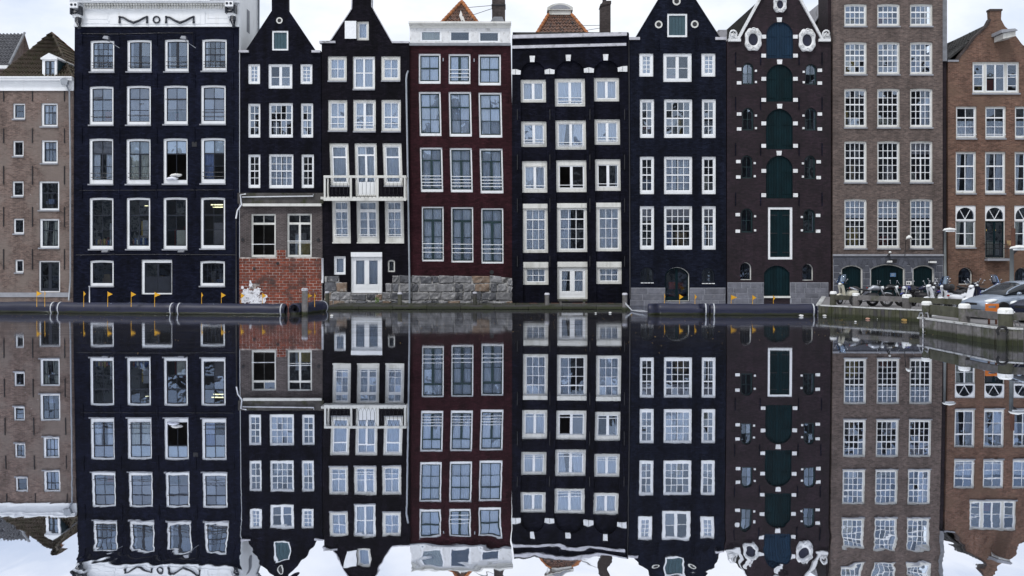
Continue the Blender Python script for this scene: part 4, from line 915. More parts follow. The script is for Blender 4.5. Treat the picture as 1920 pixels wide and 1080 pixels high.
# ------------------------------------------------------------------ H6: black house with arches
h = House('painted_brick_house', 'black flat topped house with three blind arches, white keystones and white casement windows', 961, 1180, .04)
bays = [((976, 1023.5), (981, 1029), 115.5), ((1040, 1097.5), (1045, 1102.5), 113), ((1113.5, 1161.5), (1118.5, 1166.5), 112.5)]
arcs = []
for (t, b, yt) in bays:
    P = arch(h.x(t[0]), h.x(t[1]), h.z(148), h.z(yt), 30 * S, 16)[2:]
    arcs.append([(h.x(b[0]), h.z(566)), (h.x(b[1]), h.z(566))] + P)
FC = (5, 5.5, 5, 5)
def W6(r, **k): k.setdefault('fm', 'cream'); k.setdefault('sw', 1.8); k['y'] = h.y0 + .12; k.setdefault('cur', 'c'); return h.win(r, **k)
sets = [[], [], []]
def grp(i, r, **k): W6(r, **k); sets[i].append(h.lasthole)
for i, (r1, r2, r3, r4, r5) in enumerate((((975.5, 148.5, 1023.5, 191.5), (977, 227, 1024.5, 275), (979, 301.5, 1026.5, 361), (980.5, 382.5, 1027.8, 474), (981, 492, 1028.5, 534)),
                                      ((1040, 146.5, 1097, 199), (1041.5, 225, 1099, 280), (1043, 300, 1100, 360), (1044.5, 381.5, 1101.5, 472.5), (1045, 491.5, 1102, 561)),
                                      ((1113.5, 145, 1161, 189.5), (1114.5, 223, 1163, 271), (1116, 298, 1164.5, 357.5), (1118, 380.5, 1165.5, 471), (1118.5, 491.5, 1166, 532.5)))):
    grp(i, r1, f=FC, cols=2, mull=5, rails=(183, 189.5) if i == 1 else (), skew=.5)
    grp(i, r2, f=FC, cols=2, mull=5, rails=(r2[3] - 13, r2[3] - 8), skew=.5, cur='sg' if i == 1 else 'c')
    grp(i, r3, f=(5, 10, 5, 7), cols=2, mull=5, rails=(r3[3] - 13,), skew=.5, open_=((0, 0),) if i == 1 else (), cur=('w', None, 'm')[i])
    grp(i, r4, f=(6, 10, 5, 5), cols=3, rows=(.95, 1, 1, 1), heavy=1, hb=2, sw=1.5, bar=1.1, cur=('c', 'l', 'c')[i], lint=8)
    if i == 1: grp(i, r5, f=(4, 12, 4, 3), cols=2, rows=(1, 1.2), mull=9, sw=5, bp=7, bar=1, cur='sg', name='door', lint=9)
    else: grp(i, r5, f=(6, 12, 6, 5), cols=3, rows=(1, 1), sw=1.5, bar=1.1, lint=10)
h.wall([(960, 590), (1184, 590), (1177, 61), (960, 67)], 'black_brick', reveal=.12, extra=arcs)
for i in range(3):
    m = MB(); sheet(m, arcs[i], sets[i], h.y0 + .12, .2); m.build('bay_panel', 'black_brick', h.root)
h.body(62, 9, 'black_brick')
m = MB(); m.prism(h.pt([(960, 73), (1175, 67.5), (1175, 61), (960, 66.5)]), h.y0 - .16, h.y0 + .4); m.build('coping', 'cap_grey', h.root)
m = MB(); m.prism(h.pt([(960, 91.5), (1174, 86), (1174, 81), (960, 86)]), h.y0 - .08, h.y0 - .003); m.build('string_course', 'cap_grey', h.root)
for (x, y) in ((998, 105), (1065.5, 103), (1135.5, 102)):
    m = MB(); m.prism(h.pt([(x - 4, y + 11.5), (x + 4, y + 11.5), (x + 5, y), (x - 5, y)]), h.y0 - .07, h.y0 - .003); m.build('keystone', 'stone_white', h.root)
for (x, y, one) in ((967, 130, 0), (1030.5, 129, 0), (1104, 126.5, 0), (1167.5, 124.5, 0)):
    for sg in (-1, 1):
        P = [(x + sg * .4, y + 10), (x + sg * 9, y + 10), (x + sg * 9.5, y + 2.5), (x + sg * .4, y)]
        if sg < 0: P = P[::-1]
        if (x == 967 and sg < 0): P = [(958.5, y + 10), (x - .4, y + 10), (x - .4, y), (958.5, y + .5)]
        if (x > 1160 and sg > 0): P = [(x + .4, y + 10), (x + 8.5, y + 10), (x + 8.5, y - .5), (x + .4, y)]
        m = MB(); m.prism(h.pt(P), h.y0 - .06, h.y0 - .003); m.build('impost_stone', 'stone_white', h.root)
Yr = 3.0
A, B, T1, T0 = (PX(1003, Yr), Yr, PZ(69, Yr)), (PX(1104, Yr), Yr, PZ(66, Yr)), (PX(1072, 5), 5, PZ(28, 5)), (PX(1028, 5), 5, PZ(28, 5))
tiles(h.root, A, B, T1, T0, 12, 7, 'tile_brown', amp=.045, step=.06)
m = MB(); m.v = [A, T0, (T0[0], 9, T0[2]), (A[0], 9, A[2]), B, T1, (T1[0], 9, T1[2]), (B[0], 9, B[2])]; m.f = [(0, 1, 2, 3), (4, 7, 6, 5), (1, 5, 6, 2)]; m.build('roof_slope', 'tile_brown', h.root)
for a, b in ((A, T0), (B, T1)): ridge_tiles(h.root, (a[0], a[1] - .08, a[2]), (b[0], b[1] - .08, b[2]), 7, r=.12)
Yq = 5.0
m = MB(); m.rect(PX(1030, Yq), PX(1070, Yq), PZ(28, Yq), PZ(19, Yq), Yq - .1, Yq + .7); m.prism(arch(PX(1026, Yq), PX(1074, Yq), PZ(20, Yq), PZ(7, Yq), 9 * S, 14), Yq - .2, Yq + .8); lt = m.build('roof_lantern', 'cream', h.root)
m = MB(); m.prism(arch(PX(1031, Yq), PX(1069, Yq), PZ(18, Yq), PZ(10, Yq), 7 * S, 12), Yq - .215, Yq - .2); m.build('tympanum', 'sill', lt)
Yc = 1.6
m = MB(); m.rect(PX(1126, Yc), PX(1145, Yc), PZ(75, Yc), PZ(7, Yc), Yc, Yc + .8); m.prism([(PX(1124.5, Yc), PZ(12, Yc)), (PX(1146, Yc), PZ(7, Yc)), (PX(1146, Yc), PZ(1.5, Yc)), (PX(1131, Yc), PZ(1.5, Yc))], Yc - .05, Yc + .85); ch = m.build('chimney', 'chimney_brick', h.root)
m = MB(); m.tube([(PX(1134, Yc), Yc + .3, PZ(2, Yc)), (PX(1134, Yc), Yc + .3, PZ(-4, Yc))], .12, 10); m.build('chimney_pot', 'iron', ch)
rod(h.root, 'stay_wire', 'iron', [(PX(1092, 4), 4, PZ(48, 4)), (PX(1127, Yc), Yc + .2, PZ(46, Yc))], .016, 5); rod(h.root, 'stay_wire', 'iron', [(PX(1099, 3.5), 3.5, PZ(57, 3.5)), (PX(1127, Yc), Yc + .2, PZ(51, Yc))], .016, 5)
m = MB(); m.rect(h.x(968), h.x(1150), h.z(572), h.z(568), h.y0 - .5, h.y0 - .003); m.build('plinth', 'rust', h.root)
h.anchors([(x, a, b) for x in (970, 1031, 1106, 1171) for a, b in ((205, 225), (290, 318), (372, 398), (480, 500))], 'iron')
rod(h.root, 'downpipe', 'iron', [(h.x(1179), -.03, h.z(72)), (h.x(1179), -.06, h.z(120)), (h.x(1180), -.06, h.z(300)), (h.x(1181), -.06, h.z(560))], .035)

# ------------------------------------------------------------------ H7: blue black gabled house
h = House('gabled_canal_house', 'blue black gabled house with white lattice windows and an arched door in grey stone', 1180, 1362, .02)
W = h.win
h.shutter((1251, 25.5, 1288.5, 69.5), 'blue_pane', 0, (3.3, 3.5, 'white'), 5, 'hatch', False, False)
W((1198.5, 100, 1225, 143.5), f=(6, 4, 4.5, 5.5), cols=2, rows=(1, 1, 1, 1), sw=1.6, bar=1.3, cur='c')
W((1243.5, 100, 1297, 153.5), f=(6, 5, 6, 6), cols=2, rows=(1.1, 1), mull=6, sw=1)
W((1315, 100, 1341.5, 143.5), f=(6, 3.5, 3.5, 6), cols=2, rows=(1, 1, 1, 1), sw=1.6, bar=1.3, cur='c')
for (y0, y1, rows, hv) in ((186, 258.5, (1, 1, 1, 1), 2), (293.5, 364, (1, 1, 1, 1), 2), (386.5, 468, (1, 1, 1, 1, 1), 2)):
    for x0, x1, c in ((1199.8, 1226.5, 2), (1245, 1298, 4), (1316, 1342.2, 2)):
        W((x0, y0, x1, y1), f=(3.4, 4.2, 3.2, 6), cols=c, rows=rows, heavy=hv, hb=2.2, bar=1.1, blind=.32 if y0 > 380 else 0, bm_='blind_grey', cur='w' if (c == 4 and y0 == 293.5) else ('sh' if (x0 > 1300 and y0 > 380) else None), sw=1.6)
for r in ((1201, 501, 1226, 529), (1315.5, 502, 1340, 530)): W(r, f=(1, 1, 1.6, 1), fm='dark_sash', sash='dark_sash', cols=4, rows=(1,), bar=1, sw=.6, arc=11, inset=.16)
h.win((1247, 501, 1293, 565), f=(.8, .8, 1.4, 1.2), fm='cream', sash='green_door', cols=2, rows=(1.4,), mull=5, sw=2.5, bp=5, arc=13, name='door', inset=.2)
h.wall([(1182, 590), (1362, 590), (1361, 74), (1347, 67), (1290, -22), (1281, -32), (1256, -32), (1247, -22), (1193, 69), (1179, 74)], 'blue_black_brick', reveal=.34)
h.body(78, 9, 'blue_black_brick', ridge=-8, rx=(1196, 1345))
for a, b in ((1179.5, 1199.5), (1341, 1361)): m = MB(); m.rect(h.x(a), h.x(b), h.z(75), h.z(70), h.y0 - .1, h.y0 + .4); m.build('capstone', 'cap_grey', h.root)
for P in ([(1192, 70), (1247, -22)], [(1290, -22), (1348, 68)]):
    sg = -1 if P[0][0] < 1250 else 1; Q = h.pt([(a + sg * .8, b) for a, b in P]) + list(reversed(h.pt([(a - sg * .8, b) for a, b in P]))); m = MB(); m.prism(Q, h.y0 - .05, h.y0 + .36); m.build('coping', 'iron', h.root)
roundwin(h, 1235, 46, 7.2); roundwin(h, 1302.5, 45.5, 7.2); roundwin(h, 1268.5, 2.5, 7.5)
h.anchors([(1235, 70, 95), (1306, 70, 95)], 'navy_brick')
def ashlar(h, x0, x1, y0, y1, rh, bws, holes, mat, d=.02):
    j = 0; y_ = y0
    while y_ < y1 - 3:
        yb = min(y_ + rh, y1); x_ = x0 - (R.uniform(.3, .7) * bws[0] if j % 2 else 0)
        while x_ < x1:
            w_ = R.choice(bws); a, b = max(x_, x0), min(x_ + w_, x1); x_ += w_
            segs = [(a, b)]
            for (ha, hb_, hy0, hy1) in holes:
                if hy0 < yb - 1 and hy1 > y_ + 1:
                    ns_ = []
                    for p, q in segs:
                        if q <= ha or p >= hb_: ns_.append((p, q)); continue
                        if p < ha: ns_.append((p, ha))
                        if q > hb_: ns_.append((hb_, q))
                    segs = ns_
            for p, q in segs:
                if q - p > 2.5: block(h.root, h.x(p + .3), h.x(q - .3), h.z(yb - .3), h.z(y_ + .3), h.y0 - .035, mat, d=d + R.uniform(0, .006), name='stone')
        y_ = yb; j += 1
HO = [(1247, 1293, 501, 567)]
for a, b in ((1181.5, 1247), (1293, 1360)):
    m = MB(); m.rect(h.x(a), h.x(b), -.6, h.z(539.5), h.y0 - .035, h.y0 - .003); m.build('stone_base', 'joint', h.root)
m = MB(); m.rect(h.x(1247), h.x(1293), -.6, h.z(565.5), h.y0 - .035, h.y0 + .3); m.build('threshold', 'ashlar', h.root)
ashlar(h, 1181.5, 1360, 540, 574, 11.5, (26, 33, 40), HO, 'ashlar')
for (x, y) in ((1213.5, 530.3), (1328, 531.5)):
    for q in range(4): m = MB(); m.rect(h.x(x - 12 + q * 6.3), h.x(x - 12 + q * 6.3 + 5.2), h.z(y + .8), h.z(y - .6), h.y0 - .04, h.y0 + .1); m.build('sill_brick', 'stone_white', h.root)

# ------------------------------------------------------------------ H8: maroon warehouse with hatches
h = House('gabled_warehouse', 'dark maroon brick warehouse with arched green hatches, white stone blocks and scrolled gable', 1363, 1558, .03)
W = h.win
h.shutter((1437, 41, 1487, 109.5), 'blue_door', 26, None, 10); h.shutter((1437, 121, 1486.5, 190.5), 'green_door', 26, None, 10)
h.shutter((1436, 204.5, 1486.5, 280), 'green_door', 26, None, 10); h.shutter((1436, 292, 1486.5, 372), 'green_door', 26, None, 10)
h.shutter((1440, 388.5, 1485.8, 486.5), 'green_door', 0, (4.2, 4.5, 'white'), 6, 'hatch', True, False)
h.shutter((1432.5, 498, 1480.5, 555), 'green_door', 14, None, 8, 'door', False, False)
for (x, y) in ((1461, 33), (1461.5, 112), (1461.5, 195), (1460.5, 283)):
    m = MB(); m.prism(h.pt([(x - 4, y + 8.5), (x + 4, y + 8.5), (x + 5, y), (x - 5, y)]), h.y0 - .06, h.y0 - .003); m.build('keystone', 'stone_white', h.root)
for ys_ in ((65.5, 101), (144.5, 184), (228, 270), (317, 362.5)):
    for i, y in enumerate(ys_):
        for xa in (1427.5 + (0 if i == 0 else -.2), 1486.8 + (0 if i == 0 else .2)):
            m = MB(); m.rect(h.x(xa), h.x(xa + 8.6), h.z(y + 7), h.z(y), h.y0 - .05, h.y0 - .003); m.build('quoin_stone', 'stone_white', h.root)
lw = ((1392, 118, 1413, 158), (1392, 202, 1413, 244.5), (1390.5, 291, 1410.8, 334.5), (1389.5, 390.5, 1411.5, 436))
rw = ((1510, 120, 1531.2, 158.5), (1509.5, 202, 1531.2, 244.5), (1508.5, 291.5, 1529, 335.5), (1506.5, 392, 1528, 436))
for i, (a, b) in enumerate(zip(lw, rw)):
    for j, r in enumerate((a, b)):
        W(r, f=(1.5, 1.5, 1.5, 1.8), fm='teal_sash' if i < 3 else 'teal_sash', sash='teal_sash', cols=2, rows=(1, 1), bar=.9, sw=.8, arc=10, inset=.10, cur='nh' if i == 2 else ('m' if j else None), blind=.0)
        ytop, ybot = r[1] + 9, r[3] - 5.5
        big, small = (r[0] - 10.5, r[2] + 2.2) if j == 0 else (r[2] + 1.5, r[0] - 5.2)
        for y in (ytop, ybot):
            m = MB(); m.rect(h.x(big), h.x(big + 8.2), h.z(y + 6), h.z(y), h.y0 - .05, h.y0 - .003); m.build('quoin_stone', 'stone_white', h.root)
            yy = y + 4 if y == ytop else y - .5
            m = MB(); m.rect(h.x(small), h.x(small + 3.8), h.z(yy + 3.8), h.z(yy), h.y0 - .05, h.y0 - .003); m.build('quoin_stone', 'stone_white', h.root)
for r in ((1388, 492, 1409.5, 525), (1504.5, 494.5, 1525.5, 526)):
    W(r, f=(.8, .8, 1.8, 1.2), fm='cream', sash='dark_sash', cols=4 if r[0] < 1450 else 2, rows=(1, 1.2), bar=.7, sw=.5, arc=10, inset=.18)
# oval windows
ov = ((1411.8, 74.5, 15.8, 21.5, 9, 11.5), (1512.8, 76, 15.8, 21.5, 9, 11.5), (1462, 9, 12.5, 15, 6, 8))
h.wall([(1363, 590), (1558, 590), (1558, 76), (1540, 72), (1500, -2), (1484, -34), (1440, -34), (1423, -2), (1385, 72), (1363, 76)], 'maroon_brick', reveal=.3)
h.body(82, 9, 'maroon_brick', ridge=-6, rx=(1389, 1537))
for (cx, cy, a, b, ia, ib) in ov:
    n = 48; X, Z = h.x(cx), h.z(cy)
    def ell(ra, rb, wob=0):
        P = []
        for i in range(n):
            t = 2 * math.pi * i / n; q = 1 + wob * (.55 * math.cos(8 * t) + .45 * math.cos(4 * t + .0)) ; c_, s_ = math.cos(t), math.sin(t)
            P.append((X + ra * S * q * math.copysign(abs(c_) ** (.78 if ra > ia * 1.3 else 1), c_), Z + rb * S * q * math.copysign(abs(s_) ** (.85 if ra > ia * 1.3 else 1), s_)))
        return P
    e0, e1, e2, e3 = ell(a, b, -.07), ell(a * .90, b * .9, -.06), ell(ia * 1.25, ib * 1.22), ell(ia, ib)
    m = MB(); loops = [(e0, h.y0 - .003), (e0, h.y0 - .10), (e1, h.y0 - .20), (ell(a * .75, b * .77), h.y0 - .15), (e2, h.y0 - .19), (e3, h.y0 - .10), (e3, h.y0 + .06)]
    for k_, (P, y_) in enumerate(loops): m.v += [(x, y_, z) for x, z in P]
    for k_ in range(len(loops) - 1):
        for i in range(n): j = (i + 1) % n; m.f.append((k_ * n + i, k_ * n + j, (k_ + 1) * n + j, (k_ + 1) * n + i))
    for ang in (38, 90, 142, 218, 270, 322):
        t = rad(ang); px_, pz_ = X + a * S * .80 * math.cos(t), Z + b * S * .84 * math.sin(t); q_ = .13 if ang in (90, 270) else .10
        for sg_ in (-1, 1): m.tube([(px_ + sg_ * q_ * (1 - .1 * i) * math.sin(i * .75), h.y0 - .17 - .006 * i, pz_ + q_ * (1 - .1 * i) * math.cos(i * .75) * .8) for i in range(6)], [.03, .04, .045, .042, .036, .025], 6)
    o = m.build('oval_window', 'stone_white', h.root, smooth=True)
    m = MB(); m.prism(ell(ia * 1.02, ib * 1.02), h.y0 - .03, h.y0 - .01); m.build('panel', 'boom', o)
    m = MB(); m.prism(ell(ia * 1.02, ib * 1.02), h.y0 - .008, h.y0 - .005); m.build('backing', 'dark_sash', o)
for P in ([(1383, 74), (1423, 0), (1440, -32)], [(1484, -32), (1501, 0), (1541.5, 74)]):
    sg = -1 if P[0][0] < 1450 else 1; Q = h.pt([(a + sg * 1.5, b) for a, b in P]) + list(reversed(h.pt([(a - sg * 3, b) for a, b in P]))); m = MB(); m.prism(Q, h.y0 - .16, h.y0 + .4); m.build('coping', 'stone_white', h.root)
for a, b, sx, sg in ((1364.5, 1388, 1373, 1), (1534, 1556, 1549, -1)):
    m = MB(); m.rect(h.x(a), h.x(b), h.z(78.5), h.z(73.5), h.y0 - .18, h.y0 + .3); m.build('capstone', 'stone_white', h.root)
    m = MB(); P = [(h.x(sx) + sg * (.27 - .026 * t) * math.cos(t - 1.2), h.y0 - .10 - .006 * t, h.z(64) + (.27 - .026 * t) * math.sin(t - 1.2)) for t in [i * .5 for i in range(19)]]
    m.tube([(h.x(sx + 11 * sg), h.y0 - .08, h.z(71))] + P, [.08, .07] + [.06 - .0015 * i for i in range(18)], 8); m.prism(h.pt([(sx - 7, 73.4), (sx + 8, 73.4), (sx + 6, 64), (sx - 5, 62)]), h.y0 - .10, h.y0 + .1); m.build('scroll', 'stone_white', h.root, smooth=True)
h.anchors([(x, a, b) for x in (1379, 1426, 1498, 1541) for a, b in ((98, 122), (182, 206), (268, 292), (361, 386))], 'navy_brick')
for a, b in ((1364, 1432), (1481, 1553)):
    m = MB(); m.rect(h.x(a), h.x(b), -.6, h.z(529.5), h.y0 - .035, h.y0 - .003); m.build('stone_base', 'joint', h.root)
m = MB(); m.rect(h.x(1431.5), h.x(1481.5), h.z(558.5), h.z(555), h.y0 - .12, h.y0 + .1); m.build('sill', 'cream', h.root)
m = MB(); m.rect(h.x(1432), h.x(1481), -.6, h.z(558.5), h.y0 - .03, h.y0 - .003); m.build('stone_base', 'maroon_brick', h.root)
ashlar(h, 1364, 1553, 530, 574, 9.6, (17, 21, 26), [(1432, 1481.5, 498, 590)], 'ashlar', .015)
# dark roof of a building behind, left of the gable
e = empty('tiled_roof_house', (PX(1400, 6), 6, 0), 'dark slate roofed house just visible behind the left slope of the scrolled gable', 'house')
m = MB(); m.prism([(PX(1350, 6), PZ(300, 6)), (PX(1450, 6), PZ(300, 6)), (PX(1450, 6), PZ(-10, 6)), (PX(1426, 6), PZ(-2, 6)), (PX(1411, 6), PZ(12, 6)), (PX(1363, 6), PZ(55, 6)), (PX(1350, 6), PZ(62, 6))], 6, 14); m.build('gable', 'tile_dark', e)
m = MB(); m.rect(PX(1346, 5.8), PX(1362, 5.8), PZ(90, 5.8), PZ(57, 5.8), 5.6, 6.6); m.build('chimney', 'cap_grey', e)

# ------------------------------------------------------------------ H9: tall grey brown warehouse
h = House('brick_warehouse', 'tall grey brown brick warehouse with white lattice windows above a dark stone ground floor', 1560, 1778, .0)
W = h.win
for (y0, y1, rows, hv) in ((7, 49, (1, 1, 1), 1), (78.5, 139.5, (1, 1, 1, 1, 1), 2), (166, 239, (1, 1, 1, 1, 1), 2), (264.5, 342, (1, 1, 1, 1, 1), 2), (373, 465.5, (1, 1, 1, 1, 1, 1, 1), 3)):
    for i, (x0, x1) in enumerate(((1583, 1625.5), (1644.8, 1687.5), (1706.3, 1749))):
        W((x0, y0, x1, y1), f=(2.5, 3, 3, 4), fm='cream', cols=4, rows=rows, heavy=hv, hb=2.4, bar=1.1, sw=1.2, cur={(78.5, 1): 'm', (166, 2): 'r', (264.5, 2): None}.get((y0, i)), blind=.38 if y0 > 370 else (.3 if (y0 == 264.5 and i == 2) else 0), bm_='curtain' if y0 > 370 else 'blind_grey', mull=2 if (i == 2 and y0 > 70) else 0, mrow=hv, sill='sill', sillw=1, arc=1.2)
doors9 = ((1577, 1617, 497), (1631.5, 1696, 495), (1711, 1751, 497))
for (a, b, y) in doors9: h.shutter((a, y, b, 572), 'green_door', 7 if b - a < 50 else 9, (2, .2, 'cream'), 8 if b - a < 50 else 12, 'door', False, True)
h.wall([(1562, 590), (1767.5, 590), (1767.5, -45), (1562, -45)], 'grey_brown_brick', reveal=.25)
m = MB(); m.rect(h.x(1556), h.x(1562), -.6, h.z(62), .35, 9.0); m.rect(h.x(1556), h.x(1562), h.z(62), h.z(-45), .35, 2.2); m.rect(h.x(1767.5), h.x(1778), -.6, h.z(114), .25, 9.0); m.rect(h.x(1562), h.x(1767.5), -.6, h.z(62), 8.8, 9.0); m.rect(h.x(1562), h.x(1767.5), h.z(64), h.z(62), 2.2, 9.0); m.rect(h.x(1562), h.x(1767.5), h.z(62), h.z(-45), 2.7, 2.9)
m.build('side_wall', 'maroon_brick', h.root)
m = MB(); m.rect(h.x(1768), h.x(1776.5), h.z(114), h.z(-45), .05, .35); m.build('corner_board', 'lead', h.root)
h.body(-46, 2.8, None)
m = MB(); m.rect(h.x(1556), h.x(1780), h.z(-40), h.z(-48), -.35, .3); m.build('cornice', 'cream', h.root)
HO = [(a - .5, b + .5, y, 590) for a, b, y in doors9]
m = MB(); sheet(m, h.pt([(1562, 590), (1768, 590), (1768, 479), (1562, 479)]), [arch(h.x(a), h.x(b), -1, h.z(y), (7 if b - a < 50 else 9) * S, 16) for a, b, y in doors9], h.y0 - .035, .03, .03); m.build('stone_base', 'joint', h.root)
m = MB(); sheet(m, h.pt([(1562.5, 497.6), (1767.5, 497.6), (1767.5, 486.4), (1562.5, 486.4)]), [clip(arch(h.x(a), h.x(b), -1, h.z(y), (7 if b - a < 50 else 9) * S, 16), -99, 99, h.z(497.5), 99) for a, b, y in doors9], h.y0 - .0375, .002); m.build('stone', 'blue_stone', h.root)
ashlar(h, 1562.5, 1767.5, 498, 572, 12.3, (21, 26), [(a - .5, b + .5, 480, 590) for a, b, y in doors9], 'blue_stone', .012)
for (a, b, y) in doors9:     # flat arch voussoirs
    n = 7 if b - a < 50 else 9; cx = (a + b) / 2; rise = 7 if b - a < 50 else 9; w_ = (b - a) / 2; rr = (w_ * w_ + rise * rise) / (2 * rise); cy = y + rr
    a0 = math.asin(w_ / rr) * 1.0
    for i in range(n):
        t0, t1 = -a0 + 2 * a0 * i / n + .006, -a0 + 2 * a0 * (i + 1) / n - .006; r0, r1 = rr + .4, rr + 13
        P = [(cx + r0 * math.sin(t0), cy - r0 * math.cos(t0)), (cx + r0 * math.sin(t1), cy - r0 * math.cos(t1)), (cx + r1 * math.sin(t1), cy - r1 * math.cos(t1)), (cx + r1 * math.sin(t0), cy - r1 * math.cos(t0))]
        m = MB(); m.prism(h.pt(P), h.y0 - .055 - .004 * (a > 1600) - .004 * (a > 1700), h.y0 - .039, False); m.build('voussoir', 'blue_stone', h.root)
m = MB(); m.rect(h.x(1561), h.x(1769), h.z(480), h.z(476.5), h.y0 - .12, h.y0 - .003); m.build('string_course', 'sill', h.root)
m = MB(); m.rect(h.x(1562), h.x(1768), h.z(486), h.z(480.6), h.y0 - .05, h.y0 - .036); m.build('stone', 'blue_stone', h.root)
m = MB(); m.rect(h.x(1670), h.x(1680.5), h.z(519), h.z(511.8), h.y0 + .06, h.y0 + .09); sg_ = m.build('notice_sign', 'sign_blue'); tag(sg_, 'small pale blue notice on the wide middle door of the tall warehouse', 'sign')
m = MB(); m.rect(h.x(1672), h.x(1678.5), h.z(514.3), h.z(513.6), h.y0 + .055, h.y0 + .059); m.rect(h.x(1672), h.x(1677), h.z(516.6), h.z(516), h.y0 + .055, h.y0 + .059); q = m.build('print', 'litter_white', sg_)
m = MB(); m.rect(h.x(1698), h.x(1708.5), h.z(534.3), h.z(527), h.y0 - .09, h.y0 - .065); sg_ = m.build('notice_sign', 'litter_white'); tag(sg_, 'white plate with two dark squares on the stone pier between the warehouse doors', 'sign')
m = MB(); m.rect(h.x(1699), h.x(1701.6), h.z(532.5), h.z(529), h.y0 - .095, h.y0 - .091); m.rect(h.x(1702.6), h.x(1705.2), h.z(532.5), h.z(529), h.y0 - .095, h.y0 - .091); m.build('print', 'ink', sg_)
e = empty('wall_lamp', (h.x(1664), 0, h.z(490)), 'white globe lamp and black floodlight above the wide middle warehouse door', 'lamp')
rod(e, 'bracket', 'iron', [(h.x(1663), -.1, h.z(480)), (h.x(1663), -.4, h.z(476)), (h.x(1664), -.45, h.z(490))], .04, 6)
m = MB(); m.loft([(h.x(1661.5), -.4, h.z(473), .01, .01), (h.x(1662.3), -.4, h.z(473), .05, .05), (h.x(1664), -.4, h.z(473), .065, .065), (h.x(1665.7), -.4, h.z(473), .05, .05), (h.x(1666.5), -.4, h.z(473), .01, .01)], 10); m.build('globe', 'white_cap', e, smooth=True)
m = MB(); m.prism(h.pt([(1659, 492), (1666, 492), (1666, 488.5), (1660, 489)]), -.6, -.3); m.build('lamp_lens', 'white_cap', e)
m = MB(); m.prism(h.pt([(1666.3, 493), (1674, 493), (1675, 486), (1667, 486)]), -.6, -.3); m.build('lamp_housing', 'iron', e)
e = empty('wall_lamp', (h.x(1745), 0, h.z(491)), 'small white wall lamp above the right door of the tall warehouse', 'lamp')
m = MB(); m.rect(h.x(1739), h.x(1751), h.z(493), h.z(489.5), -.4, -.1); m.build('lamp_lens', 'white_cap', e)
m = MB(); m.rect(h.x(1741), h.x(1749), h.z(489.4), h.z(487.5), -.3, -.06); m.build('lamp_housing', 'iron', e)
e = empty('bracket_lamp', (h.x(1696), -.3, h.z(480)), 'small white hooded lamp on a thin pole in front of the tall warehouse windows', 'lamp')
rod(e, 'pole', 'iron', [(h.x(1695), -.1, h.z(482)), (h.x(1695), -.3, h.z(450))], .022, 6)
m = MB(); m.loft([(h.x(1693.5), -.45, h.z(448), .05, .03), (h.x(1695), -.45, h.z(446), .12, .09), (h.x(1699), -.45, h.z(444.5), .16, .12), (h.x(1703), -.45, h.z(446.5), .13, .08), (h.x(1704.3), -.45, h.z(448), .05, .02)], 12); m.build('lamp_hood', 'white_cap', e, smooth=True)

# strip of a blue slope and grey wall behind, between the scrolled gable and the tall warehouse
e = empty('rear_house', (PX(1545, 4), 4, 0), 'grey rear house with a slanting blue roof edge between scrolled gable and tall warehouse', 'house')
m = MB(); m.rect(PX(1544, 4), PX(1566, 4), PZ(300, 4), PZ(0, 4), 4, 9); m.build('wall', 'cap_grey', e)
m = MB(); m.prism([(PX(1528, 5), PZ(80, 5)), (PX(1548, 5), PZ(80, 5)), (PX(1548, 5), PZ(16, 5)), (PX(1528, 5), PZ(42, 5))], 5, 8); m.build('roof', 'tile_dark', e)
rod(e, 'roof_edge', 'sill', [(PX(1526, 4.9), 4.9, PZ(43, 4.9)), (PX(1544, 4.9), 4.9, PZ(17, 4.9))], .07, 6)

# ------------------------------------------------------------------ H10: orange brown gabled house
h = House('gabled_brick_house', 'orange brown brick house at the right edge with a curved gable and hoist beam', 1778, 1956, .15)
W = h.win; F10 = (2, 2.2, 2.2, 3.6)
W((1823.5, 116, 1847, 174.5), f=(2, 3, 1, 3), fm='cream', cols=1, rows=(1, .28, .9, .5), sw=2.5, bar=1, cur=None)
W((1847.2, 116, 1887.8, 174.5), f=(2.5, 3, 2.5, 3), fm='cream', cols=2, rows=(1, 1), sw=2, mull=3, bar=1)
W((1888, 116, 1911.5, 174.5), f=(1, 3, 2, 3), fm='cream', cols=1, rows=(1, .28, .9, .5), sw=2.5, bar=1)
h.holes = h.holes[:-3] + [[(h.x(1823.5), h.z(174.5)), (h.x(1911.5), h.z(174.5)), (h.x(1911.5), h.z(116)), (h.x(1823.5), h.z(116))]]
m = MB(); m.rect(h.x(1822.5), h.x(1912.5), h.z(177.5), h.z(174.6), h.y0 - .08, h.y0 + .1); m.build('sill', 'sill', h.root)
for i, (x0, x1) in enumerate(((1792.5, 1831.5), (1847.5, 1886.5), (1903, 1942))):
    W((x0, 199.5, x1, 259.5), f=F10, fm='cream', cols=2, rows=(1, 1, 1), heavy=1, hb=2.4, sw=1.8, bar=1, cur='ch', cm='curtain', sill='sill', sillw=0, rails=(252,) if i < 2 else ())
    W((x0 - .5, 284.5, x1 - .8, 362.5), f=F10, fm='cream', cols=2, rows=(1, 1, 1), heavy=1, hb=2.6, sw=1.8, bar=1.3, cur='sg', cm='curtain', sill='sill', sillw=0)
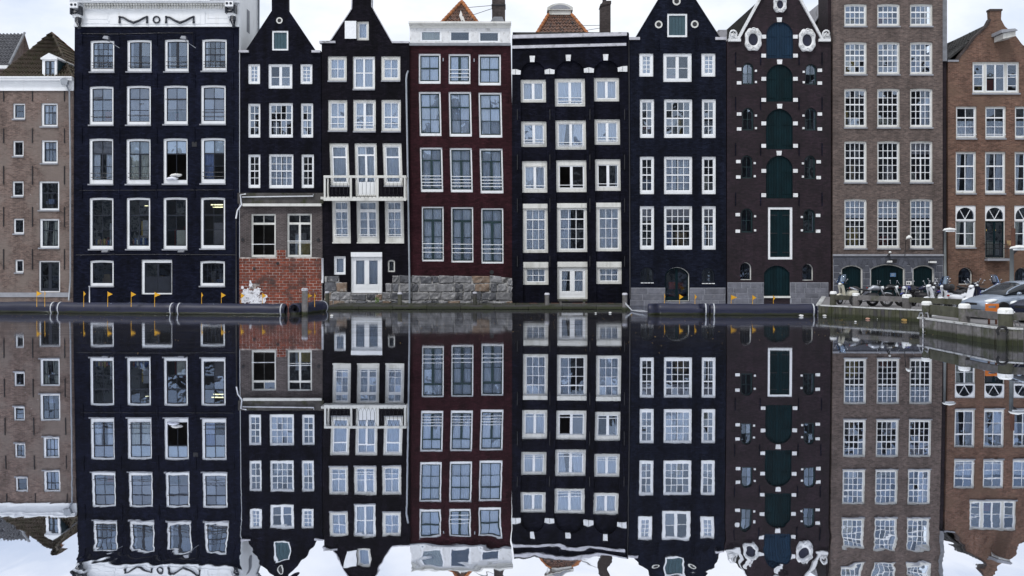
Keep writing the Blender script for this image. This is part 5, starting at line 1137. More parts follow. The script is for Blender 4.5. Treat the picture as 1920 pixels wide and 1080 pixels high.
for i, (x0, x1) in enumerate(((1791.5, 1830), (1847, 1885), (1902, 1940.5))):
    P = arch(h.x(x0 + 3), h.x(x1 - 3), h.z(411), h.z(389), 16 * S, 16)
    m = MB(); sheet(m, h.pt([(x0, 414), (x1, 414), (x1, 385.5), (x0, 385.5)]), [P], h.y0 + .05, .1); fan = m.build('fanlight', 'white', h.root)
    m = MB(); m.prism(P, h.y0 + .12, h.y0 + .126); m.build('pane', 'glass', fan)
    xm = h.x((x0 + x1) / 2)
    for sg in (-1, 1):
        m = MB(); a_ = (xm, h.z(411)); b_ = (xm + sg * 11 * S, h.z(391)); m.tube([(a_[0], h.y0 + .10, a_[1]), (b_[0], h.y0 + .10, b_[1])], .022, 4); m.build('glazing_bar', 'white', fan)
    if i == 1: W((x0, 414, x1, 484), f=(1.5, .6, 1.5, 1), fm='cream', cols=2, rows=(1.3, 1), sw=2.4, mull=4, sash='green_door', name='door')
    else: W((x0, 414, x1, 464), f=(1.5, .6, 1.5, 3), fm='cream', cols=2, rows=(1, 1), sw=1.5, mull=2.6, bar=1.3, cur='sg', cm='curtain_warm', sill='sill', sillw=0)
    old = h.holes.pop(); h.holes.append([(h.x(x0), old[0][1]), (h.x(x1), old[0][1]), (h.x(x1), h.z(385.5)), (h.x(x0), h.z(385.5))])
    for q in (-9, 8) if i == 1 else (-6,):
        m = MB(); m.loft([(xm + q * S - .06, h.y0 + .6, h.z(431), .01, .01), (xm + q * S - .03, h.y0 + .6, h.z(431), .05, .07), (xm + q * S + .03, h.y0 + .6, h.z(431), .05, .07), (xm + q * S + .06, h.y0 + .6, h.z(431), .01, .01)], 8); m.build('pane_glow', 'lamp_glow', h.root, smooth=True)  # glowing blobs added for the yellowish lamp reflections in the glass
for r in ((1797, 501.5, 1824, 533.5), (1903, 502, 1930, 534)): W(r, f=(.8, .8, 1.8, 1.2), fm='cream', sash='dark_sash', cols=3, rows=(1,), bar=.8, sw=.5, arc=13, inset=.16)
gab = [(1796, 112), (1800, 105), (1811, 92), (1828, 69), (1850, 49), (1857, 36), (1856, 19)]
GB = [(1778, 590), (1956, 590), (1956, 115), (1938, 112)] + [(1867 * 2 - a, b) for a, b in gab[1:]] + gab[::-1] + [(1778, 115)]
h.wall(GB, 'orange_brick', reveal=.22)
h.body(114, 9, 'orange_brick', ridge=42)
m = MB(); m.rect(h.x(1777), h.x(1797), h.z(116), h.z(112.5), h.y0 - .06, h.y0 + .4); m.build('capstone', 'sill', h.root)
m = MB(); m.rect(h.x(1855), h.x(1879), h.z(20.5), h.z(17), h.y0 - .06, h.y0 + .4); m.build('neck_cap', 'chimney_brick', h.root)
m = MB(); mm = [(a - 1, b - 1) for a, b in gab[:-1]]
for A_, s_ in ((gab[:-1], -1),):
    Q = h.pt([(a - 1.3, b - 1) for a, b in A_]) + list(reversed(h.pt([(a + 1, b + 1) for a, b in A_])))
    for i in range(len(A_) - 1):
        m.prism([Q[i], Q[i + 1], Q[len(Q) - 2 - i], Q[len(Q) - 1 - i]], h.y0 - .04, h.y0 + .4)
        w2 = [(h.x(1867 * 2) - p[0] - h.x(0) * 1, p[1]) for p in ()]
m.build('coping', 'chimney_brick', h.root)
Yr = 3.5
tiles(h.root, (h.x(1777), .5, h.z(113)), (h.x(1777), 8.8, h.z(113)), (h.x(1852), 8.8, h.z(46)), (h.x(1852), .5, h.z(46)), 20, 10, 'tile_dark')
m = MB(); m.v = [(PX(1778, 5), 5, PZ(110, 5)), (PX(1812, 5), 5, PZ(110, 5)), (PX(1860, 5), 5, PZ(46, 5)), (PX(1850, 5), 5, PZ(46, 5)), (PX(1778, 5), 5, PZ(80, 5))]
m.f = [(0, 1, 2, 3, 4)]; m = MB(); m.prism([(PX(1778, 4.8), PZ(200, 4.8)), (PX(1862, 4.8), PZ(200, 4.8)), (PX(1862, 4.8), PZ(43, 4.8)), (PX(1850, 4.8), PZ(48, 4.8)), (PX(1778, 4.8), PZ(80, 4.8))], 4.8, 8.5); m.build('rear_roof', 'tile_dark', h.root)
m = MB(); m.prism(h.pt([(1864, 80), (1887, 75), (1887, 66), (1864, 70)]), h.y0 - 1.1, h.y0 + .1); m.build('hoist_beam', 'cream', h.root)
m = MB(); m.prism(h.pt([(1859, 70), (1889, 65.5), (1884, 62), (1859, 64)]), h.y0 - 1.25, h.y0 + .05); m.build('beam_hood', 'sill', h.root)
e = MB(); Yb = h.y0 - .35
for i in range(13): e.tube([(h.x(1847 + i * 3.1), Yb, h.z(484)), (h.x(1847 + i * 3.1), Yb, h.z(458))], .012, 4)
for y in (458, 466, 484): e.tube([(h.x(1846), h.y0, h.z(y)), (h.x(1846), Yb, h.z(y)), (h.x(1886), Yb, h.z(y)), (h.x(1886), h.y0, h.z(y))], .02, 5)
e.build('balconet', 'iron', h.root)
m = MB(); m.rect(h.x(1846), h.x(1887), h.z(489), h.z(484.5), h.y0 - .4, h.y0 + .1); m.build('sill', 'sill', h.root)
m = MB(); m.rect(h.x(1887.5), h.x(1895), h.z(460), h.z(451), h.y0 - .04, h.y0 - .003); sg_ = m.build('name_plate', 'timber_tan'); tag(sg_, 'small tarnished plate on the brick between the balcony door and the next window', 'sign')
h2 = h

# one more house beyond the right edge of the picture keeps the row going
h = House('brick_house', 'plain brown brick house beyond the right edge of the row', 1958, 2120, .1)
for i in range(3):
    for y0, y1 in ((140, 195), (230, 290), (320, 385), (415, 480)): h.win((1972 + i * 50, y0, 2008 + i * 50, y1), f=F10, cols=2, rows=(1, 1, 1), heavy=1, sill='sill')
h.wall([(1958, 590), (2120, 590), (2120, 90), (1958, 90)], 'brown_brick'); h.body(90, 9, 'brown_brick')

# ------------------------------------------------------------------ things on the water: booms, flags, mooring posts
def G(px, py, z=0.0):
    """the point at height z seen at this pixel of the photograph"""
    d = (HC - z) * (D / S) / (py - 479); return Vector(((px - 960) / (D / S) * d, d - D, z))
def boom(pts, joints, label):
    a = Vector(pts[0])
    e = empty('floating_boom', (pts[0][0], pts[0][1], 0), label, 'boom', 'floating booms along the house fronts')
    cut = [Vector(pts[0])] + [Vector(j) for j in joints] + [Vector(pts[-1])]
    for i in range(len(cut) - 1):
        p, q = cut[i], cut[i + 1]; d = (q - p).normalized(); n = 9
        P, rr = [], []
        for t, r_ in ((0, .27), (.02, .315), (.06, .333), (.5, .335)): P.append(p + d * (t + .02)); rr.append(r_)
        for k in range(1, n): P.append(p.lerp(q, k / n) + Vector((0, 0, R.uniform(-.02, .02)))); rr.append(.335 + R.uniform(-.008, .008))
        for t, r_ in ((.5, .335), (.06, .333), (.02, .315), (0, .27)): P.append(q - d * (t + .02)); rr.append(r_)
        m = MB(); m.tube(P, rr, 18); m.build('section', 'boom', e, smooth=True)
        for s_ in ([] if i == 0 else [p + d * .20]) + [q - d * .20]:
            m = MB(); m.tube([s_ - d * .03, s_ + d * .03], .345, 18); m.build('collar', 'rope', e)
    return e
zc = .235
def bp(px, py): v = G(px, py, 0); v.z = zc; return v
boom([bp(-60, 585), bp(537, 590.5)], [bp(108, 586.5), bp(331, 588.8)], 'long dark blue floating boom on the left, in front of the navy house')
boom([bp(551, 590), bp(607, 583.5)], [], 'short dark blue boom piece angled towards the houses behind the lone wooden mooring post')
boom([bp(1214, 590), bp(1531, 591)], [bp(1330, 590.5)], 'dark blue floating boom on the right, in front of the maroon warehouse')
def flag(px, y_top, w, label):
    # flags stand behind the boom crest on thin sticks
    base_ = G(px, 590.0, 0); Yf = base_.y + .25
    e = empty('marker_flag', (PX(px, Yf), Yf, .5), label, 'flag', 'yellow marker flags on the booms')
    X = PX(px, Yf); zt = PZ(y_top, Yf)
    rod(e, 'pole', 'yellow', [(X, Yf, .38), (X, Yf, zt + .02)], .013, 5)
    m = MB(); hgt = .25; m.prism([(X, zt - hgt), (X + w * S * .78, zt - hgt / 2), (X, zt)], Yf - .012, Yf + .012); m.build('pennant', 'yellow', e)
FL = [(69, 546, 10, 'yellow pennant on the boom before the dark door of the brown house'), (84, 546, 1.5, 'yellow pennant seen edge on, below the dark door of the brown house'), (157, 546.5, 4, 'thin yellow pennant nearest the left corner of the navy house'),
      (202, 547, 10, 'yellow pennant below the lower left window of the navy house'), (246, 547.5, 10, 'yellow pennant between lower left window and dark door of the navy house'), (290, 548, 12, 'yellow pennant right below the dark door of the navy house'),
      (378, 549, 3, 'thin yellow pennant below the lower right window of the navy house'), (415, 549, 9, 'yellow pennant right of the lower right window of the navy house'), (452, 550, 7, 'yellow pennant at the left foot of the white paint patch'),
      (492, 550, 8, 'yellow pennant at the right foot of the white paint patch'), (577, 550, 9, 'yellow pennant directly right of the lone mooring post'), (590, 550, 2, 'yellow pennant seen edge on near the right end of the red brick wall'),
      (1246, 551, 1.5, 'yellow pennant seen edge on at the left side of the arched door'), (1274, 552, 8, 'yellow pennant in front of the arched dark door'), (1303, 552, 4, 'thin yellow pennant just right of the arched dark door'),
      (1371, 553, 12, 'broad yellow pennant at the left corner of the maroon warehouse'), (1411, 553.5, 8, 'yellow pennant left of the lower green warehouse door'), (1450, 554, 4, 'thin yellow pennant under the lower green warehouse door')]
for f_ in FL: flag(*f_)
# timber walkway in front of the middle houses
e = empty('timber_walkway', (PX(890), -2, 0), 'low weathered timber walkway along the foot of the three middle houses', 'walkway')
Yb = -4.3; xa, xb = PX(609, Yb), PX(1182, Yb)
n = 9
for i in range(n):
    a, b = xa + (xb - xa) * i / n, xa + (xb - xa) * (i + 1) / n; m = MB(); m.box((a + .01, Yb, .02 + R.uniform(-.01, .01)), (b - .01, Yb + .28, .215)); m.build('beam', 'timber_wet', e)
for i in range(40):
    a = xa + (xb - xa) * i / 40; b = xa + (xb - xa) * (i + 1) / 40; m = MB(); m.box((a + .01, Yb + .3, .08), (b - .015, -.12, .15 + R.uniform(-.008, .008))); m.build('deck_plank', 'timber_wet', e)
m = MB()
for i in range(24):
    a = xa + (xb - xa) * (i + .3) / 24; m.tube([(a, Yb + .15, -.5), (a, Yb + .15, .03)], .12, 8)
tag(m.build('pile_row', 'timber_wet', e), kind='stuff')
PG = 'mooring posts along the water'
def post(px, ytop, w, label, Yp=None, base=.2, mat='timber', cap='white', zb=None, parent=None, group=PG):
    zb = (-.6 if base < .5 else base - .02) if zb is None else zb
    X = PX(px, Yp); zt = PZ(ytop, Yp); r = w / 2 * S * (D + Yp) / D
    e = empty('mooring_post', (X, Yp, base), label, 'post', group)
    tx = R.uniform(-.02, .02); capz = .16 * (r / .18) if cap else .02
    m = MB(); n = 12; m.tube([(X, Yp, zb), (X + tx, Yp, (zb + zt) / 2), (X + tx, Yp, zt - capz)], [r * 1.02, r, r * .97], n); m.build('pile', mat, e, smooth=False)
    if cap: m = MB(); m.tube([(X + tx, Yp, zt - capz), (X + tx, Yp, zt - capz * .35), (X + tx, Yp, zt - .005)], [r * 1.1, r * 1.08, r * .82], n); m.build('cap', 'white_cap' if cap == 'white' else 'cap_grey', e)
    return e
post(614, 546, 8, 'short wooden post at the left end of the walkway, nearest the red brick wall', -4.0, cap='grey', mat='timber_green')
post(750, 548, 8, 'short wooden post on the walkway right of the white french doors', -4.0, cap='grey', mat='timber_green')
post(890, 547, 7.5, 'dark wooden post on the walkway before the burgundy house', -4.0, cap='grey', mat='timber_wet')
post(1026, 549, 8.5, 'wooden post on the walkway left of the black house door', -4.1, cap='grey')
post(1171, 549, 9.5, 'taller wooden post at the right end of the walkway with ropes tied on', -5.3, cap='grey')
pm = post(571, 540, 11.5, 'lone thick wooden mooring post standing in the water before the red bricks', -9.2, cap='grey')
e = empty('bench', (PX(1073, -3), -3, .15), 'low timber step rail in front of the white doors of the black house', 'bench')
m = MB(); m.box((PX(1046, -3.2), -3.3, .40), (PX(1101, -3.2), -3.1, .50)); m.build('rail', 'timber_wet', e)
for q in (1051, 1095): m = MB(); m.box((PX(q - 2, -3.2), -3.28, .14), (PX(q + 2, -3.2), -3.12, .40)); m.build('leg', 'timber', e)
# weeds
for (x, yy, nm) in ((707, -.55, 'small green weed growing on the ledge below the white french doors'),):
    e = empty('weed', (PX(x, yy), yy, .15), nm, 'plant')
    m = MB()
    for i in range(40):
        a = R.uniform(0, 6.28); r = R.uniform(.02, .2); zz = .2 + R.uniform(0, .28); cx, cy = PX(x, yy) + r * math.cos(a), yy + r * math.sin(a) * .6; s_ = .05
        o = len(m.v); t = R.uniform(0, 3); m.v += [(cx - s_ * math.cos(t), cy - .02, zz), (cx, cy - .03, zz - s_ * .6), (cx + s_ * math.cos(t), cy, zz + .02), (cx, cy + .02, zz + s_)]; m.f.append((o, o + 1, o + 2, o + 3))
    m.build('leaves', 'leaf_green', e); rod(e, 'stem', 'leaf_green', [(PX(x, yy), yy, .14), (PX(x, yy), yy, .4)], .012, 5)
# ropes
e = MB(); p = Vector((PX(1172, -5.3), -5.4, .35)); q = Vector(bp(1216, 589)); q.z = .12
for dz in (0, .07): e.tube([p + Vector((0, 0, dz)), p.lerp(q, .3) + Vector((0, 0, -.22)), p.lerp(q, .7) + Vector((0, 0, -.12 + dz)), q], .022, 6)
tag(e.build('mooring_rope', 'rope', smooth=True), 'pale rope from the walkway end post to the right boom', 'rope')
e = MB(); p = Vector(bp(1530, 589)); p.z = .2; q = Vector((PX(1605, -11.6), -11.9, .18))
e.tube([p, p.lerp(q, .2) + Vector((0, -.1, -.13)), p.lerp(q, .55) + Vector((0, -.2, -.17)), p.lerp(q, .85) + Vector((0, -.1, -.08)), q], .022, 6)
tag(e.build('mooring_rope', 'rope', smooth=True), 'pale rope from the right boom end to the green mossy quay', 'rope')
# litter
LT = [(622, 593, 'white plastic scrap floating off the left end of the walkway', 'litter_white', .09), (1117, 588, 'pale scrap floating beside the walkway near the white doors', 'litter_white', .06), (1144, 587.5, 'white cup floating near the right end of the walkway', 'litter_white', .08),
      (1502, 593.5, 'white bag floating below the right end of the boom', 'litter_white', .11), (1546, 593, 'white scrap caught on the rope beside the green quay', 'litter_white', .09), (1627, 599, 'pinkish paper scrap floating by the quay under the silver motorcycle', 'litter_pink', .09),
      (1648, 598.5, 'white carton floating by the quay below the black motorcycle', 'litter_white', .10), (1696, 602, 'brown leaf clump floating at the quay corner', 'litter_leaf', .12), (1184, 591, 'tiny leaf floating left of the right boom', 'litter_leaf', .05), (1604, 604, 'small white scrap floating below the quay plank', 'litter_white', .05)]
for (x, y, lab, mt, s_) in LT:
    g_ = G(x, y, .0); n = 7; m = MB(); P = [(g_.x + s_ * R.uniform(.7, 1.2) * math.cos(2 * math.pi * i / n), g_.z + .02 + s_ * .45 * (math.sin(2 * math.pi * i / n) + .6)) for i in range(n)]; m.prism(P, g_.y - s_ * .6, g_.y + s_ * .6); tag(m.build('floating_litter', mt), lab, 'litter', 'litter on the canal')
m = MB(); r9 = random.Random(5)
for i in range(520):
    if i < 380: g_ = G(r9.uniform(0, 1700), 588 + abs(r9.gauss(0, 1)) * 26, 0)
    else: g_ = G(r9.uniform(1500, 1760), 600 + abs(r9.gauss(0, 1)) * 14, 0)
    if g_.x > 15 and g_.y > -20 and g_.x > 15.4: continue
    s_ = r9.uniform(.01, .035); o = len(m.v); a = r9.uniform(0, 3); c_, q_ = math.cos(a) * s_, math.sin(a) * s_; zz = wz(g_.y) + .012
    m.v += [(g_.x - c_, g_.y - q_, zz), (g_.x + q_, g_.y - c_ * 1.8, zz + .008), (g_.x + c_, g_.y + q_, zz), (g_.x - q_, g_.y + c_ * 1.8, zz + .006)]; m.f.append((o, o + 1, o + 2, o + 3))
tag(m.build('floating_leaves', 'litter_leaf'), 'tiny leaves and specks drifting on the canal', kind='stuff')

# ------------------------------------------------------------------ quay walls on the right
def boards(p, q, w, z0, z1, mat, root, edge='edge_white', off=.06):
    p, q = Vector((p[0], p[1], 0)), Vector((q[0], q[1], 0)); d = (q - p).normalized(); nrm = Vector((d.y, -d.x, 0)); L_ = (q - p).length; n = max(1, int(L_ / w))
    if nrm.y > 0 and abs(nrm.y) > .2: nrm = -nrm
    elif abs(nrm.y) <= .2 and nrm.x > 0: nrm = -nrm
    for i in range(n):
        a, b = p + d * (L_ * i / n + .008), p + d * (L_ * (i + 1) / n - .008); o1 = nrm * (off + R.uniform(-.012, .012)); o2 = nrm * .004; zt = z1 - .03 + R.uniform(-.015, .01)
        m = MB(); m.v = [tuple(a + o1 + Vector((0, 0, z0))), tuple(b + o1 + Vector((0, 0, z0))), tuple(b + o1 + Vector((0, 0, zt))), tuple(a + o1 + Vector((0, 0, zt))), tuple(a + o2 + Vector((0, 0, z0))), tuple(b + o2 + Vector((0, 0, z0))), tuple(b + o2 + Vector((0, 0, zt))), tuple(a + o2 + Vector((0, 0, zt)))]
        m.f = [(0, 1, 2, 3), (4, 7, 6, 5), (0, 4, 5, 1), (3, 2, 6, 7), (0, 3, 7, 4), (1, 5, 6, 2)]; m.build('board', R.choice([mat, mat, mat, 'timber_wet' if mat == 'timber_green' else 'timber']), root)
    m = MB(); a, b = p + nrm * (off + .02), q + nrm * (off + .02); c_, e_ = q - nrm * .16, p - nrm * .16
    m.v = [(v.x, v.y, z) for z in (z1 - .03, z1 + .03) for v in (a, b, c_, e_)]; m.f = [(0, 1, 2, 3), (4, 7, 6, 5), (0, 4, 5, 1), (1, 5, 6, 2), (2, 6, 7, 3), (3, 7, 4, 0)]; m.build('edge_strip', edge, root)
e = empty('quay_wall', (17, -12.6, 0), 'mossy green timber quay wall below the parked motorcycles', 'quay wall')
boards((15.3, -10.2), (18.7, -15.0), .19, -.6, .52, 'timber_green', e); boards((18.75, 0), (15.3, -10.2), .3, -.6, .52, 'timber_green', e)
e = empty('quay_wall', (16.5, -23, 0), 'grey timber jetty wall with pale top edge at the right, nearest the viewer', 'quay wall')
boards((18.9, -17.2), (16.2, -20.4), .24, -.7, .52, 'timber', e); boards((16.2, -20.4), (16.6, -25.7), .27, -.7, .52, 'timber', e); boards((16.6, -25.7), (17.3, -26.2), .17, -.7, .52, 'timber', e); boards((17.3, -26.2), (24, -26.2), .17, -.7, .52, 'timber', e)
# low rail above the jetty
QG = 'white capped quay posts'
QPOSTS = [(1562, 546, 12, -10.5, 'leftmost white capped quay post, left of the scooter with windscreen'), (1605, 549, 13, -11.5, 'white capped post between the windscreen scooter and the silver motorcycle'), (1700, 551.5, 16, -13.7, 'broad white capped post before the blue motorcycle'),
          (1738, 564.5, 17, -20.2, 'white capped post at the jetty corner above the ladder'), (1808, 569, 20, -22.9, 'white capped post before the front wheel of the silver car'), (1886, 577, 25, -25.4, 'mossy white capped post in front of the dark blue car, nearest the viewer')]
pos = []
for (px, yt, w, Yp, lab) in QPOSTS:
    post(px, yt, w, lab, Yp, .52, 'timber_green' if px in (1562, 1886) else 'timber', 'white', group=QG); pos.append(Vector((PX(px, Yp), Yp, 0)))
def rail(p, q, z0, z1, label, mat='timber', t=.07):
    p, q = Vector(p), Vector(q); d = (q - p).normalized(); nn = Vector((-d.y, d.x, 0)) * t; m = MB()
    m.v = [(v.x, v.y, z) for z in (z0, z1) for v in (p - nn, q - nn, q + nn, p + nn)]; m.f = [(0, 1, 2, 3), (4, 7, 6, 5), (0, 4, 5, 1), (1, 5, 6, 2), (2, 6, 7, 3), (3, 7, 4, 0)]
    return tag(fixn(m.build('rail_beam', mat)), label, 'rail', 'timber rails between quay posts')
rail(pos[0], pos[1], .82, 1.04, 'dark timber rail below the windscreen scooter', 'timber_green'); rail(pos[1], pos[2], .84, 1.08, 'grey timber rail below the silver and black motorcycles')
rail(pos[2], Vector((19.8, -16.4, 0)), .84, 1.08, 'mossy timber rail behind the lamp post foot, under the white scooters', 'timber_green'); rail(pos[3] + Vector((.1, 0, 0)), pos[4], .66, 1.05, 'deep mossy timber rail left of the post by the silver car', 'timber_green')
rail(pos[4], pos[5], .76, 1.02, 'grey timber rail in front of the silver car bumper'); rail(pos[5], Vector((21, -25.5, 0)), .76, 1.02, 'timber rail running off the right edge below the dark blue car', 'timber')
# ladder
e = empty('ladder', (PX(1734, -20.6), -20.6, 0), 'small steel ladder hooked over the left end of the jetty', 'ladder')
for sx in (1729, 1739):
    X = PX(sx, -20.75); rod(e, 'stile', 'chrome', [(X + .1, -20.2, .56), (X + .1, -20.3, .72), (X, -20.75, .74), (X, -20.85, .6), (X, -20.85, -.15)], .028, 6)
for i in range(4): rod(e, 'rung', 'chrome', [(PX(1729, -20.85), -20.85, .02 + i * .17), (PX(1739, -20.85), -20.85, .02 + i * .17)], .02, 6)
e = MB(); n = 18; Xf, Yf = 16.62, -26.0
tt = empty('tyre_fender', (Xf, Yf, .5), 'black tyre fender over a dark pile at the jetty corner', 'fender')
m = MB(); m.tube([(Xf + .17 * math.cos(i / n * 2 * math.pi), Yf - .1 , .44 + .14 * math.sin(i / n * 2 * math.pi)) for i in range(n + 1)], .05, 8, cap=False); m.build('tyre', 'rubber', tt, smooth=True)
m = MB(); m.tube([(Xf, Yf - .05, -.7), (Xf, Yf - .05, .40)], .15, 10); m.build('pile', 'timber_wet', tt)
m = MB(); p = G(1572, 598, .03); q = G(1618, 598.5, .03); m.box((p.x, p.y - .12, .0), (q.x, q.y + .12, .06)); tag(m.build('floating_plank', 'timber'), 'loose plank floating at the foot of the green mossy quay', 'plank')

# ------------------------------------------------------------------ lamp posts
def lamp(px, ytop, ybase_z, Yp, head, label, sign=None):
    X = PX(px, Yp); zt = PZ(ytop, Yp); k = S * (D + Yp) / D
    e = empty('street_lamp', (X, Yp, .52), label, 'street lamp', 'street lamps on the quay')
    pr = .062 if px < 1800 else .085
    rod(e, 'pole', 'lamp_grey', [(X, Yp, .5), (X, Yp, .5 + (zt - .5) * .45), (X, Yp, zt)], [pr * 1.08, pr, pr * .85], 12)
    m = MB(); m.tube([(X, Yp, .52), (X, Yp, .95)], pr * 1.25, 12); m.build('base', 'lamp_grey', e)
    m = MB(); a, b = X + head[0] * k, X + head[1] * k; zc_ = zt - .02
    m.loft([(a, Yp, zc_ + .02, .03, .02), (a + .08, Yp, zc_ + .05, .10, .06), ((a + b) / 2, Yp, zc_ + .07, .14, .08), (b - .08, Yp, zc_ + .05, .12, .06), (b, Yp, zc_ + .03, .04, .02)], 12); m.build('lamp_head', 'white_cap', e, smooth=True)
    m = MB(); m.rect(a + .1, b - .1, zc_ - .05, zc_ + .01, Yp - .08, Yp + .08); m.build('lens', 'lens', e)
    return e, X, k
lamp(1772, 432, 0, -12.5, (-4, 21), 'slim grey street lamp with a white flat head by the white scooters')
e, X, k = lamp(1897, 466, 0, -20.8 + .6, (-4, 27), 'thick grey street lamp at the right edge beside the silver car')
m = MB(); m.rect(X - .02 , X + .13, PZ(462, -20.2), PZ(428, -20.2), -20.24, -20.18); q_ = m.build('name_board', 'rust', e)
m = MB(); m.tube([(X + .03, -20.2, PZ(476, -20.2)), (X + .22, -20.2, PZ(468, -20.2))], .05, 8); m.build('arm', 'iron', e)

# ------------------------------------------------------------------ vehicles
def wheel(root, x, z, r, w, name='wheel', rimm='chrome', y=0.0):
    m = MB(); m.disc((x, y, z), r, w, 24, r * .66); t = m.build(name, 'rubber', root, smooth=False, local=True)
    m = MB(); m.disc((x, y, z), r * .66, w * .6, 20, r * .56); m.disc((x, y, z), r * .18, w * .8, 10)
    for i in range(6):
        a = i * math.pi / 3; m.tube([(x, y, z), (x + r * .6 * math.cos(a), y, z + r * .6 * math.sin(a))], r * .045, 5)
    m.build('rim', rimm, t, local=True)
def part(m, name, mat, root, smooth=False, lab=None):
    o = fixn(m.build(name, mat, root, smooth=smooth, local=True))
    if lab: o['label'] = lab
    return o
def curve_top(root, label, cat): pass
def scooter(loc, rz, paint, label, screen=False, box=False, helmet=False, seat='seat_black'):
    """front points along -x"""
    r = empty('motor_scooter', loc, label, 'scooter', 'scooters parked on the quay', rz)
    wheel(r, -.62, .24, .24, .055); wheel(r, .60, .24, .24, .06)
    m = MB(); m.prism([(-.40, .34), (-.28, .22), (.18, .22), (.18, .29), (-.24, .31), (-.34, .56), (-.50, .98), (-.57, .98), (-.45, .62)], -.17, .17); o = part(m, 'leg_shield', paint, r); bevel(o, .03, 3)
    m = MB(); m.tube([(-.62, -.07, .24), (-.56, -.08, .52)], .03, 7); m.tube([(-.62, .07, .24), (-.56, .08, .52)], .03, 7); part(m, 'fork', 'chrome', r, True)
    m = MB(); m.loft([(.12, 0, .48, .12, .18), (.22, 0, .52, .18, .22), (.50, 0, .54, .20, .20), (.80, 0, .60, .15, .15), (.95, 0, .66, .06, .06)], 16); part(m, 'rear_body', paint, r, True)
    m = MB(); m.loft([(-.88, 0, .42, .03, .02), (-.80, 0, .49, .08, .05), (-.62, 0, .52, .10, .05), (-.44, 0, .46, .08, .04)], 12); part(m, 'front_mudguard', paint, r, True)
    m = MB(); m.loft([(.05, 0, .76, .10, .03), (.15, 0, .78, .15, .06), (.50, 0, .79, .16, .06), (.78, 0, .84, .14, .06), (.88, 0, .85, .06, .03)], 14); part(m, 'seat', seat, r, True)
    m = MB(); m.loft([(-.66, 0, 1.02, .05, .04), (-.60, 0, 1.04, .11, .08), (-.50, 0, 1.05, .13, .08), (-.40, 0, 1.03, .06, .04)], 14); part(m, 'headset', paint, r, True)
    m = MB(); m.loft([(-.69, 0, 1.03, .03, .03), (-.66, 0, 1.03, .07, .055), (-.62, 0, 1.03, .075, .06)], 12); part(m, 'headlight', 'lens', r, True)
    m = MB(); m.tube([(-.50, -.36, 1.07), (-.54, -.2, 1.06), (-.55, 0, 1.06), (-.54, .2, 1.06), (-.50, .36, 1.07)], .018, 7); part(m, 'handlebar', 'rubber', r, True)
    for s_ in (-1, 1):
        m = MB(); m.tube([(-.52, s_ * .22, 1.07), (-.50, s_ * .34, 1.25)], .01, 5); m.loft([(-.53, s_ * .36, 1.27, .02, .015), (-.51, s_ * .36, 1.27, .05, .035), (-.48, s_ * .36, 1.27, .03, .02)], 10); part(m, 'mirror', 'chrome', r, True)
    m = MB(); m.tube([(-.60, 0, .24), (-.52, 0, .62), (-.50, 0, 1.0)], .03, 7); m.tube([(.1, -.14, .25), (.5, -.16, .2), (.86, -.16, .24)], .035, 7); m.tube([(.1, .1, .2), (.05, .2, .0)], .012, 5); part(m, 'frame', 'rubber', r, True)
    m = MB(); m.loft([(.93, 0, .66, .08, .05), (.97, 0, .66, .06, .04)], 10); part(m, 'tail_light', 'lens_red', r, True)
    if screen:
        m = MB(); n = 6
        for j in range(5):
            for i in range(n + 1):
                u = i / n * 2 - 1; wv = .24 - .05 * (j / 4) ** 2; m.v.append((-.62 + .08 * (u * u) + j * .045, u * wv, 1.08 + j * .11))
        for j in range(4):
            for i in range(n): a = j * (n + 1) + i; m.f.append((a, a + 1, a + n + 2, a + n + 1))
        o = m.build('windscreen', 'screen_glass', r, smooth=True, local=True); so_ = o.modifiers.new('s', 'SOLIDIFY'); so_.thickness = .006
    if box:
        m = MB(); m.loft([(.72, 0, 1.02, .16, .11), (.78, 0, 1.03, .21, .15), (1.02, 0, 1.03, .21, .15), (1.10, 0, 1.02, .16, .11)], 16, 3.5); part(m, 'top_box', 'seat_black', r, True)
    return r
